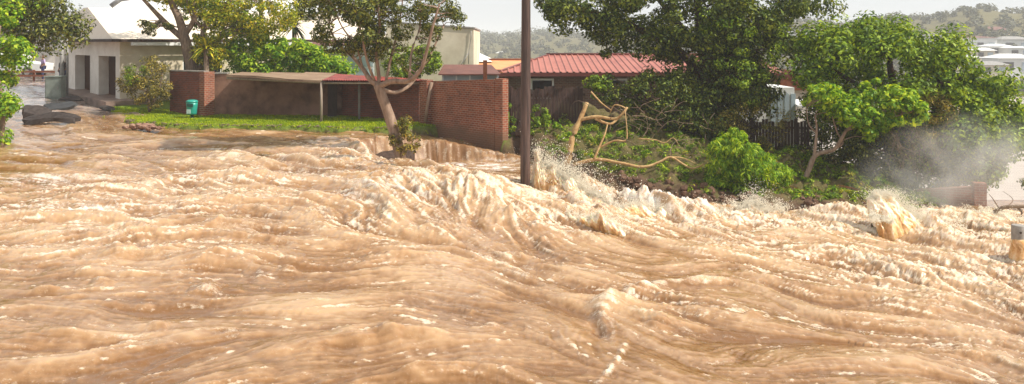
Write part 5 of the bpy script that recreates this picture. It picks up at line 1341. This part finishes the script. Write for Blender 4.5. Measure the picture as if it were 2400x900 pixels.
def bank_clumps(n, seed, rr, sz, nl, lm, name, label, dens):
    r = np.random.default_rng(seed)
    x = r.uniform(0, 17, n); y = r.uniform(28.3, 38, n); d = sdist(BANK, x, y)
    nz = samp(field(81, .5, 3), x, y); px = 1200 + x / y * F
    k = (d > .45 + .35 * nz) & (nz > dens) & (px > 1235); x, y = x[k], y[k]
    z = ground_z(x, y); C = np.stack([x, y, z + rr * .4], 1)
    return tag(leaf_mesh(name, [leaf_cards(C, rr * r.uniform(.6, 1.3, len(C)), nl, sz, flat=.7, seed=seed, aspect=.3, up=.9)], L[lm], None), label, 'plants', kind='stuff')
bank_clumps(2400, 61, .17, .11, 34, 'mid', 'ground_cover', 'low green weeds covering the muddy bank', -.9)
bank_clumps(900, 65, .16, .12, 34, 'bright', 'bright_weeds', 'bright green weeds around the broken tree', -.2)
bank_clumps(700, 64, .17, .11, 34, 'deep', 'dark_weeds', 'dark green weeds in the shade of the bank', -.6)
bank_clumps(420, 62, .15, .12, 34, 'yellow', 'grass_tufts', 'yellow-green grass tufts scattered over the bank', .1)
bank_clumps(260, 63, .15, .10, 30, 'brown', 'dead_weeds', 'brown dead weeds scattered on the bank', -.3)
# soil clods at the cut edge
mb = MB(); r = random.Random(8)
for k in range(260):
    i = r.randrange(2, 12); a = Vector(BANK[i]); c = Vector(BANK[i + 1]); t = r.random(); p = a.lerp(c, t); p.y += r.uniform(.05, .9); s = r.uniform(.04, .16)
    rock_mb(mb, (p.x, p.y, gz(p.x, p.y) + s * .2), (s, s, s * .8), 1, k + 100)
tag(mb.build('bank_clods', mat('clod_soil', (.17, .10, .065), (.06, .035, .025), 5, .95, .1, .5), boxuv=False), 'crumbling brown soil clods along the cut bank', 'soil', kind='stuff')
# twigs and leaf litter stranded along the lawn edge
mb = MB(); r = random.Random(18); lp = [G(270, 290, -.02), G(300, 297, -.1), G(450, 303, -.1), G(640, 303, -.12), G(820, 307, -.12), G(985, 303, -.1)]
for k in range(420):
    i = r.randrange(0, 5); a = Vector(lp[i]); c = Vector(lp[i + 1]); p = a.lerp(c, r.random()); p.y += r.gauss(.22, .16); z = gz(p.x, p.y) + .02; an = r.gauss(0, .5); l = r.uniform(.04, .22)
    mb.tube([(p.x, p.y, z), (p.x + math.cos(an) * l, p.y + math.sin(an) * l, z + r.uniform(0, .04))], r.uniform(.006, .02), 4)
tag(mb.build('flood_litter', M['driftwood'], boxuv=False), 'brown twigs and litter stranded along the lawn edge', 'litter', kind='stuff')
# roots in the cut bank
m_ = MB()
for k in range(40):
    a = P(random.uniform(1830, 2020), random.uniform(435, 480), 29.2); a = (a[0], a[1] + .4, a[2]); c = (a[0] + random.uniform(.2, .9), a[1] - .3, a[2] - random.uniform(.1, .5)); limb(a, c, .018, .005, m_, k, .2, 4)
tag(m_.build('exposed_roots', M['rust'], boxuv=False), 'reddish exposed roots hanging from the cut bank', 'roots', kind='stuff')

# ------------------------------------------------------------------ far hillside: woods and houses
def far_z(x, y): return ground_z(np.atleast_1d(np.asarray(x, float)), np.atleast_1d(np.asarray(y, float)))
r = np.random.default_rng(77)
FC = []; FR = []
def scatter(n, a0, a1, y0, y1, rmin, rmax):
    a = r.uniform(a0, a1, n); y = np.exp(r.uniform(np.log(y0), np.log(y1), n)); x = (a - 1200) / F * y
    s = shore_dist(x, y); k = s > 8; x, y = x[k], y[k]; z = far_z(x, y); R = r.uniform(rmin, rmax, len(x))
    FC.append(np.stack([x, y, z + R * .5], 1)); FR.append(R)
scatter(2600, -200, 2900, 190, 560, 1.3, 3.0)
scatter(500, 1900, 2900, 188, 300, .9, 2.0)
scatter(900, 700, 2600, 500, 900, 2.5, 5.0)
FC = np.concatenate(FC); FR = np.concatenate(FR)
FV_ = leaf_cards(FC, FR, 46, 1.15, flat=.75, seed=78, aspect=.8, shell=2.8)
tag(leaf_mesh('hillside_woods', [FV_], L['far'], None), 'hazy wooded hillside beyond the estuary', 'woods', kind='stuff')
def far_house(px, py, Y, w, h, d, label, roof='white', wall='white', rh=1.2, hip=True, wins=3):
    x, _, z = P(px, py, Y)
    g = float(far_z(x, Y)[0]); z0 = min(g, z - h) - 1.5
    b = empty('hillside_house', (x, Y, z0), label, 'house', 'houses on the far hillside')
    m = MB(); m.box(x - w / 2, x + w / 2, Y, Y + d, z0, z); m.build('wall', M[wall], b)
    m = MB(); o = .5; i = w * .3 if hip else 0
    a = [(x - w / 2 - o, Y - o, z - .05), (x + w / 2 + o, Y - o, z - .05), (x + w / 2 + o, Y + d + o, z - .05), (x - w / 2 - o, Y + d + o, z - .05)]
    t = [(x - w / 2 - o + i, Y + d / 2, z + rh), (x + w / 2 + o - i, Y + d / 2, z + rh)]
    m.poly([a[0], a[1], t[1], t[0]]); m.poly([a[2], a[3], t[0], t[1]]); m.poly([a[1], a[2], t[1]]); m.poly([a[3], a[0], t[0]]); m.poly(a[::-1])
    m.build('roof', M[roof], b)
    for k in range(wins):
        xx = x - w / 2 + w * (k + .5) / wins; ww = w / wins * .28
        m = MB(); m.box(xx - ww, xx + ww, Y - .12, Y - .01, z - h * .75, z - h * .25); m.build('window', M['pale_glass'] if k % 2 else M['glass'], b)
for a in [(2285, 88, 250, 12.5, 5.6, 9, 'wide pale house with flat red-brown roof on right hill, nearest the rounded tree', 'roof_maroon', 'white', .5),
          (2215, 84, 270, 7.5, 3.5, 8, 'small grey-roofed house peeping over the rounded tree', 'grey', 'white', .8), (2385, 92, 262, 9, 4, 8, 'white house with grey roof highest at the right edge', 'grey', 'white', .9),
          (2385, 136, 215, 9, 4, 8, 'long white two-window house lowest at the right edge', 'white', 'white', 1.0), (2268, 134, 225, 6.5, 2.6, 6, 'low white-roofed shed on right hill beside the rounded tree crown', 'white', 'render_cream', .5),
          (2340, 70, 300, 8, 2.5, 7, 'red-roofed house near the top of the right hill', 'roof_maroon', 'render_cream', 1.2), (2400, 62, 330, 11, 3, 8, 'long low house on the right hill skyline', 'grey', 'white', .8),
          (2345, 108, 240, 6, 2.5, 6, 'small bright white house in the middle of the right hill', 'white', 'white', .6), (1890, 78, 330, 12, 4, 9, 'grey-roofed house seen between the big tree and rounded tree', 'grey', 'white', 1.0),
          (2330, 152, 205, 7, 2.2, 6, 'tiny cream cottage under the long white two-window house', 'grey', 'render_cream', .8), (2310, 118, 235, 5, 2.2, 5, 'small cream hut beside the right hill trees below the wide pale house', 'white', 'render_cream', .7),
          (2250, 108, 245, 4.5, 2.4, 5, 'narrow white annex under the wide pale house on right hill', 'roof_maroon', 'white', .6), (2392, 112, 235, 6, 2.4, 6, 'flat white house under the highest grey-roofed house at the right edge', 'white', 'white', .4),
          (1238, 118, 480, 7, 2.4, 6, 'pale cottage on the far hill just right of the dark pole', 'white', 'render_white', .9), (1135, 104, 560, 7, 2.2, 6, 'faint white cottage nearest the cream gable on the far hill', 'white', 'white', .7),
          (1161, 112, 520, 9, 3, 8, 'small cream house on the far hill left of the dark pole', 'render_cream', 'render_cream', 1.2), (1291, 96, 620, 17, 6, 9, 'flat grey block on the far skyline right of the dark pole', 'grey', 'grey', .3),
          (1317, 112, 500, 5, 4, 6, 'steep white gabled house above the red roof ridge', 'white', 'white', 3.0), (1352, 116, 520, 11, 2.6, 7, 'low white-roofed house just above the red roof', 'white', 'white', .9),
          (1182, 124, 430, 8, 2, 6, 'pale house low on the far hill above the orange roof', 'white', 'render_white', .8)]:
    far_house(*a[:7], roof=a[7], wall=a[8], rh=a[9], wins=4 if a[3] > 9 else 2)

# ------------------------------------------------------------------ people by the street
def person(x, y, z, h, label, shirt, trousers, hair, face, pose=0.0, seed=0):
    b = empty('person', (x, y, z), label, 'person')
    s = h / 1.75; ca, sa = math.cos(face), math.sin(face)
    def q(a, c, e): return (x + (a * ca - c * sa) * s, y + (a * sa + c * ca) * s, z + e * s)
    def skin(name, verts, edges, radii, mt, root=0):
        me = bpy.data.meshes.new(name); me.from_pydata([q(*v) for v in verts], edges, []); o = link(name, me, mt, b)
        md = o.modifiers.new('skin', 'SKIN')
        for k, rr_ in enumerate(radii):
            sv = me.skin_vertices[0].data[k]; sv.radius = (rr_[0] * s, rr_[1] * s); sv.use_root = (k == root)
        sb = o.modifiers.new('sub', 'SUBSURF'); sb.levels = 1; sb.render_levels = 2
        return o
    V = [(0, 0, .95), (0, 0, 1.2), (0, 0, 1.42), (0, .0, 1.52), (0, .01, 1.60), (0, .01, 1.70),
         (.10, 0, .90), (.11, .02, .50), (.11, -.02, .08), (.12, .12, .04), (-.10, 0, .90), (-.12, .04 + pose * .2, .50), (-.13, -.02 + pose * .3, .08), (-.14, .12 + pose * .3, .04),
         (.18, 0, 1.40), (.24, -.03, 1.14), (.22, .10, .92), (.21, .14, .82), (-.18, 0, 1.40), (-.25, -.03, 1.14), (-.20, .12, .98), (-.15, .2, .92)]
    E = [(0, 1), (1, 2), (2, 3), (3, 4), (4, 5), (0, 6), (6, 7), (7, 8), (8, 9), (0, 10), (10, 11), (11, 12), (12, 13), (2, 14), (14, 15), (15, 16), (16, 17), (2, 18), (18, 19), (19, 20), (20, 21)]
    R_ = [(.15, .11), (.14, .10), (.15, .10), (.055, .055), (.085, .10), (.075, .09), (.085, .085), (.055, .055), (.04, .04), (.04, .03), (.085, .085), (.055, .055), (.04, .04), (.04, .03),
          (.06, .06), (.04, .04), (.032, .032), (.035, .02), (.06, .06), (.04, .04), (.032, .032), (.035, .02)]
    SK = bpy.data.materials.get('skin_tone') or mat('skin_tone', (.32, .18, .12), None, 5, .5, .3)
    skin('body', V, E, R_, SK)
    skin('shirt', [V[0], V[1], V[2], V[14], V[15], V[18], V[19]], [(0, 1), (1, 2), (2, 3), (3, 4), (2, 5), (5, 6)], [(.165, .125), (.16, .12), (.165, .12), (.075, .075), (.056, .056), (.075, .075), (.056, .056)], shirt)
    skin('trousers', [(0, 0, .93), V[6], V[7], V[8], V[10], V[11], V[12]], [(0, 1), (1, 2), (2, 3), (0, 4), (4, 5), (5, 6)], [(.16, .125), (.10, .10), (.075, .075), (.06, .06), (.10, .10), (.075, .075), (.06, .06)], trousers)
    skin('hair', [(0, -.015, 1.66), (0, -.01, 1.74)], [(0, 1)], [(.09, .10), (.07, .08)], hair)
lav = mat('lavender_shirt', (.50, .40, .62), None, 8, .8, .1); navy = mat('navy_cloth', (.04, .05, .12), None, 8, .8, .1); drk = mat('dark_cloth', (.03, .028, .03), None, 8, .8, .1); hairm = mat('brown_hair', (.10, .05, .03), None, 9, .6, .2)
xp, yp = P(101, 0, 60)[0], 60.0
person(xp, yp, CH - 88 / F * 60, 1.72, 'man in a lavender shirt standing at the top of the street', lav, navy, hairm, 2.4, .2, 1)
xp, yp = P(147, 0, 50.4)[0], 50.4
person(xp, yp, P(0, 205, 50.4)[2], 1.72, 'person in dark clothes leaning in the building opening by the post', drk, navy, hairm, 1.2, .3, 2)

# ------------------------------------------------------------------ spray, splashes, mist
SPRAY = None
def spray_material(name='spray_droplets', c=(.97, .92, .83)):
    m, nt, b, out = nodes(name)
    b.inputs['Base Color'].default_value = (*c, 1); b.inputs['Roughness'].default_value = .35
    t = N(nt, 'ShaderNodeBsdfTranslucent'); t.inputs['Color'].default_value = (*[min(1, k * 1.05) for k in c], 1)
    ms = N(nt, 'ShaderNodeMixShader', Fac=.65); nt.links.new(b.outputs[0], ms.inputs[1]); nt.links.new(t.outputs[0], ms.inputs[2]); nt.links.new(ms.outputs[0], out.inputs['Surface'])
    return m
OCT = np.array([(1, 0, 0), (0, 1, 0), (-1, 0, 0), (0, -1, 0), (0, 0, 1), (0, 0, -1)], float)
OF = np.array([(0, 1, 4), (1, 2, 4), (2, 3, 4), (3, 0, 4), (1, 0, 5), (2, 1, 5), (3, 2, 5), (0, 3, 5)])
def droplets(name, label, C, S, mt, stretch=None):
    n = len(C); r = np.random.default_rng(n)
    sc = S[:, None, None] * r.uniform(.6, 1.5, (n, 1, 3)) * np.ones((n, 6, 1))
    V = OCT[None] * sc
    a = r.uniform(0, 3.14, n)[:, None]; x, y = V[..., 0].copy(), V[..., 1].copy(); V[..., 0] = x * np.cos(a) - y * np.sin(a); V[..., 1] = x * np.sin(a) + y * np.cos(a)
    b_ = r.uniform(0, 3.14, n)[:, None]; x, z = V[..., 0].copy(), V[..., 2].copy(); V[..., 0] = x * np.cos(b_) - z * np.sin(b_); V[..., 2] = x * np.sin(b_) + z * np.cos(b_)
    V = (V + C[:, None]).reshape(-1, 3); Fc = (OF[None] + (np.arange(n) * 6)[:, None, None]).reshape(-1, 3)
    return tag(link(name, np_mesh(name, V, Fc, True), mt), label, 'splash', kind='stuff')
SM = spray_material(); SO = spray_material('muddy_sheet_droplets', (.72, .50, .28))
def jets(px, py, z, n, njet, ang0, ang1, vmax, depth, seed, smin=.010, smax=.055, spread=.10, lean=.0, base=.4):
    """droplets thrown along ballistic paths from a place on the water"""
    r = np.random.default_rng(seed); x0, y0 = G(px, py, z)
    j = r.integers(0, njet, n); ja = r.uniform(ang0, ang1, njet); jv = vmax * r.uniform(.35, 1, njet); jy = r.uniform(-1, 1, njet) * depth; jx = r.uniform(-1, 1, njet) * base
    t = r.random(n) ** .7
    a = ja[j] + r.normal(0, spread, n); v = jv[j] * r.uniform(.75, 1.05, n)
    dx = np.cos(a) * v * t; dz = np.sin(a) * v * t - .30 * v * t * t
    C = np.stack([x0 + jx[j] + dx, y0 + jy[j] * (1 + t) + r.normal(0, .05, n), z + dz + r.normal(0, .02, n)], 1)
    S = smin + (smax - smin) * r.random(n) ** 2.5 * (1.1 - .6 * t)
    return C, S
def bulge(px, py, z, rx, ry, rz, n, seed, smin=.012, smax=.05):
    r = np.random.default_rng(seed); x0, y0 = G(px, py, z); d = r.normal(size=(n, 3)); d /= np.linalg.norm(d, axis=1)[:, None]; rad = r.random(n) ** .3
    nz = samp(field(83, .15, .6), d[:, 0] * rx * rad + x0, d[:, 2] * rz * rad + y0)
    rad = rad * (1 + .16 * nz)
    C = np.stack([x0 + d[:, 0] * rx * rad, y0 + d[:, 1] * ry * rad, z + np.abs(d[:, 2]) * rz * rad], 1)
    return C, smin + (smax - smin) * r.random(n) ** 2
def cat_(l): return np.concatenate([a for a, _ in l]), np.concatenate([b for _, b in l])

SHEET = None
def sheet_material():
    m, nt, b, out = nodes('muddy_water_sheet')
    at = N(nt, 'ShaderNodeAttribute'); at.attribute_name = 'foam'
    tc = N(nt, 'ShaderNodeTexCoord'); nz = N(nt, 'ShaderNodeTexNoise', Scale=14.0, Detail=6, Roughness=.75); nt.links.new(tc.outputs['Object'], nz.inputs['Vector'])
    ma = N(nt, 'ShaderNodeMath', operation='MULTIPLY_ADD'); ma.inputs[1].default_value = 1.2; ma.inputs[2].default_value = -.6; nt.links.new(nz.outputs['Fac'], ma.inputs[0])
    ad = N(nt, 'ShaderNodeMath', operation='ADD'); nt.links.new(ma.outputs[0], ad.inputs[0]); nt.links.new(at.outputs['Fac'], ad.inputs[1])
    r = ramp(nt, ad.outputs[0], [(0.0, (.32, .14, .03)), (.3, (.56, .30, .10)), (.6, (.76, .52, .27)), (.95, (.90, .78, .60))])
    nt.links.new(r.outputs[0], b.inputs['Base Color']); b.inputs['Roughness'].default_value = .35
    b.inputs['Subsurface Weight'].default_value = .5; b.inputs['Subsurface Radius'].default_value = (.14, .07, .03); b.inputs['Subsurface Scale'].default_value = 1.0
    bu = N(nt, 'ShaderNodeBump', Strength=.4, Distance=.02); nt.links.new(nz.outputs['Fac'], bu.inputs['Height']); nt.links.new(bu.outputs[0], b.inputs['Normal'])
    return m
SHEET = sheet_material()
def plume(name, label, A, B, prof, thick, seed, foam0=.25, nu=220, nv=60, lean=.25, jag=.22, streak=.06, droop=0.0):
    """a wall of thrown water standing on the line A-B; prof: heights along it"""
    u = np.linspace(0, 1, nu); v = np.linspace(0, 1, nv)
    U, V_ = np.meshgrid(u, v, indexing='ij')
    A = np.array(A); B = np.array(B); L_ = np.linalg.norm(B - A)
    h = np.interp(U, [p[0] for p in prof], [p[1] for p in prof])
    su = U * L_
    f1 = field(300 + seed, .05, .22, 2048, 40.); f2 = field(301 + seed, .2, .8)
    hj = h * (1 + jag * (samp(f1, su, su * 0 + 1.3) * .08 + samp(f2, su, su * 0 + 2.1) * .7))
    th = thick * (.35 + .65 * h / max(p[1] for p in prof))
    ang = np.pi * V_
    off = -np.cos(ang) * th
    z = A[2] + (B[2] - A[2]) * U - .12 + hj * np.sin(ang) ** .75
    x = A[0] + (B[0] - A[0]) * U + droop * hj * np.sin(ang); y = A[1] + (B[1] - A[1]) * U + off + lean * h * np.sin(ang)
    n1 = samp(f1, su + seed + V_ * h * .8, V_ * h * 1.3); n2 = samp(f2, su + 5, V_ * h * 1.1 + seed); n3 = samp(field(302, .08, .3, 2048, 40.), su + z, V_ * h * 1.8)
    am = np.sin(ang) ** .4
    y = y - am * (streak * h * (.5 * n1 + .35 * n3) + .06 * h * n2); z = z + am * .018 * n3
    fo_ = np.clip(foam0 + .75 * np.sin(ang) ** 3 + .10 * n1 + .14 * n2 - .25 * (h > .25) * (1 - np.sin(ang)), 0, 1)
    me = np_mesh(name, np.stack([x, y, z], -1).reshape(-1, 3), (lambda ix: np.stack([ix[:-1, :-1], ix[1:, :-1], ix[1:, 1:], ix[:-1, 1:]], -1).reshape(-1, 4))(np.arange(nu * nv).reshape(nu, nv)), True)
    a_ = me.attributes.new('foam', 'FLOAT', 'POINT'); a_.data.foreach_set('value', fo_.astype('f').ravel())
    tag(link(name, me, SHEET), label, 'splash', kind='stuff')
    # crest line for droplets
    k = V_.ravel() > .35; k &= V_.ravel() < .65
    return np.stack([x, y, z], -1).reshape(-1, 3)[k]
def fling(pts, n, seed, vx=.25, vz=.35, smin=.005, smax=.02):
    r = np.random.default_rng(seed); p = pts[r.integers(0, len(pts), n)]
    nj = 60; jd = r.normal(0, 1, (nj, 3)); j = r.integers(0, nj, n); t = r.random(n) ** 1.6
    d = np.stack([vx * (.6 + .8 * jd[j, 0]), .15 * jd[j, 1], vz * np.abs(jd[j, 2])], 1) * t[:, None] + r.normal(0, .022, (n, 3))
    return p + d, smin + (smax - smin) * r.random(n) ** 3 * (1 - .5 * t)
def GW(px, py, z): return G3(px, py, z)
wz = water_z
# at the pole
c1 = plume('pole_plume', 'creamy orange plume of water breaking against the dark pole', GW(1243, 452, -1.2), GW(1430, 492, -1.45), [(0, .40), (.06, 1.0), (.25, .95), (.5, .78), (.75, .5), (1, .15)], .34, 1, .62)
c2 = plume('rolling_crest', 'orange-brown rolling crest of the hydraulic jump right of the pole', GW(1310, 500, -1.2), GW(1470, 545, -1.35), [(0, .05), (.3, .26), (.6, .34), (.85, .28), (1, .05)], .40, 2, .46, lean=-.15, jag=.3)
C, S = cat_([fling(c1, 17000, 1, .45, .34, .004, .018), fling(c1, 2600, 2, .9, .42, .008, .026), fling(c2, 6000, 3, .3, .12, .004, .016), jets(1290, 430, -.9, 2600, 40, .3, 1.7, 1.3, .3, 1, smin=.006, smax=.026, base=.6)])
droplets('pole_splash', 'fine drops thrown up beside the dark pole', C, S, SM)
c3 = plume('jump_crest', 'white tumbling crest along the foot of the bank', GW(1440, 486, -1.3), GW(1700, 518, -1.6), [(0, .08), (.15, .22), (.4, .20), (.6, .26), (.8, .18), (1, .05)], .35, 4, .55, jag=.35)
C, S = cat_([fling(c3, 9000, 5, .25, .18), jets(1540, 485, -1.6, 2500, 40, .2, 1.8, .5, .4, 11, smin=.006, smax=.024, base=1.0), jets(1660, 500, -1.7, 2000, 40, .4, 2.4, .5, .4, 12, smin=.006, smax=.024, base=1.0)])
droplets('bank_splash', 'white broken spray running along the foot of the bank', C, S, SM)
c4 = plume('bollard_plume', 'small creamy plume around the brown bollard stump', GW(1738, 508, -1.85), GW(1812, 510, -1.85), [(0, .15), (.25, .50), (.45, .36), (.7, .28), (1, .05)], .2, 6, .5, jag=.5)
C, S = cat_([fling(c4, 5000, 6, .12, .42), jets(1752, 500, -1.75, 3200, 36, 1.1, 2.3, .9, .3, 21, smin=.006, smax=.024, base=.3), jets(1800, 502, -1.85, 2500, 36, .6, 2.0, .75, .3, 22, smin=.006, smax=.024, base=.5)])
droplets('bollard_splash', 'fan of white drops around the brown bollard stump', C, S, SM)
c5 = plume('water_fan', 'tall orange fan of water thrown up at the right of the crest', GW(2052, 546, -1.95), GW(2192, 548, -1.98), [(0, .35), (.05, 1.0), (.20, 1.22), (.38, 1.12), (.62, .80), (.85, .45), (1, .10)], .46, 8, .60, lean=.38, jag=.05, streak=.02, droop=-.12)
C, S = cat_([fling(c5, 16000, 8, .40, .16, .004, .018), fling(c5, 1500, 9, -.35, .12), jets(2070, 520, -1.5, 2500, 30, 1.6, 2.6, .5, .3, 33, smin=.006, smax=.024, base=.25), jets(2180, 530, -1.95, 3000, 40, .2, .9, .7, .4, 34, smin=.006, smax=.024, base=.6)])
droplets('fan_drops', 'pale drops flying off the tall water fan', C, S, SM)
c6 = plume('weir_crest', 'broken white crest line running to the right edge', GW(1860, 508, -1.92), GW(2480, 520, -2.05), [(0, .05), (.1, .14), (.3, .18), (.5, .16), (.7, .20), (.9, .15), (1, .1)], .45, 10, .6, jag=.6, nu=420)
C, S = cat_([fling(c6, 12000, 10, .2, .14), jets(1950, 502, -1.9, 2500, 50, .6, 2.4, .35, .5, 31, smin=.006, smax=.022, base=1.4), jets(2250, 505, -1.95, 3500, 60, .6, 2.4, .35, .6, 32, smin=.006, smax=.022, base=1.6)])
droplets('crest_spray', 'fine spray tossed above the right-hand crest line', C, S, SM)
# water piled against the grey bollard
x, y = G(2386, 604, -2.02)
m_ = MB(); m_.tube([(x, y, -2.4), (x, y, -1.95), (x, y - .01, -1.75), (x, y - .01, -1.60), (x, y, -1.56)], [.225, .205, .185, .175, .155], 28, cap=False, jit=.10)
me = m_.mesh('bollard_bow_wave'); a_ = me.attributes.new('foam', 'FLOAT', 'POINT'); a_.data.foreach_set('value', np.random.default_rng(2).uniform(.2, .75, len(me.vertices)).astype('f'))
tag(link('bollard_bow_wave', me, SHEET), 'orange water climbing the lower half of the grey bollard', 'splash', kind='stuff')

# mist drifting up in front of the right tree
mm = bpy.data.materials.new('spray_mist'); mm.use_nodes = True; nt = mm.node_tree; nt.nodes.clear()
out = N(nt, 'ShaderNodeOutputMaterial'); pv = N(nt, 'ShaderNodeVolumePrincipled')
pv.inputs['Color'].default_value = (.97, .96, .95, 1); pv.inputs['Anisotropy'].default_value = .2
tc = N(nt, 'ShaderNodeTexCoord'); nz = N(nt, 'ShaderNodeTexNoise', Scale=.75, Detail=4, Roughness=.55); nt.links.new(tc.outputs['Object'], nz.inputs['Vector'])
ln = N(nt, 'ShaderNodeVectorMath', operation='LENGTH'); mpn = N(nt, 'ShaderNodeMapping'); mpn.inputs['Scale'].default_value = (1 / 3.6, 1 / 1.4, 1 / 2.2); nt.links.new(tc.outputs['Object'], mpn.inputs['Vector']); nt.links.new(mpn.outputs[0], ln.inputs[0])
mr = N(nt, 'ShaderNodeMapRange'); mr.inputs['From Min'].default_value = 1.0; mr.inputs['From Max'].default_value = .1; nt.links.new(ln.outputs['Value'], mr.inputs['Value'])
mr2 = N(nt, 'ShaderNodeMapRange'); mr2.inputs['From Min'].default_value = .40; mr2.inputs['From Max'].default_value = .70; nt.links.new(nz.outputs['Fac'], mr2.inputs['Value'])
mu = N(nt, 'ShaderNodeMath', operation='MULTIPLY'); nt.links.new(mr.outputs[0], mu.inputs[0]); nt.links.new(mr2.outputs[0], mu.inputs[1])
mu2 = N(nt, 'ShaderNodeMath', operation='MULTIPLY'); mu2.inputs[1].default_value = 1.1; nt.links.new(mu.outputs[0], mu2.inputs[0]); nt.links.new(mu2.outputs[0], pv.inputs['Density'])
nt.links.new(pv.outputs[0], out.inputs['Volume'])
bm = bmesh.new(); bmesh.ops.create_icosphere(bm, subdivisions=3, radius=1); 
for v in bm.verts: v.co = Vector((v.co.x * 3.6, v.co.y * 1.4, v.co.z * 2.2))
me = bpy.data.meshes.new('mist'); bm.to_mesh(me); bm.free()
o = link('mist', me, mm); o.location = P(2225, 405, 29.8); o.rotation_euler = (0, math.radians(-12), 0)
tag(o, 'pale drifting mist rising in front of the rounded tree', 'mist', kind='stuff')

# the air
hm = bpy.data.materials.new('haze_air'); hm.use_nodes = True; nt = hm.node_tree; nt.nodes.clear()
out = N(nt, 'ShaderNodeOutputMaterial'); pv = N(nt, 'ShaderNodeVolumePrincipled'); pv.inputs['Color'].default_value = (.93, .96, 1.0, 1); pv.inputs['Density'].default_value = .0007
nt.links.new(pv.outputs[0], out.inputs['Volume'])
mb = MB(); mb.box(-2700, 2700, -130, 5100, -13, 30); tag(mb.build('haze', hm, boxuv=False), 'pale humid air over the estuary', 'haze', kind='stuff')
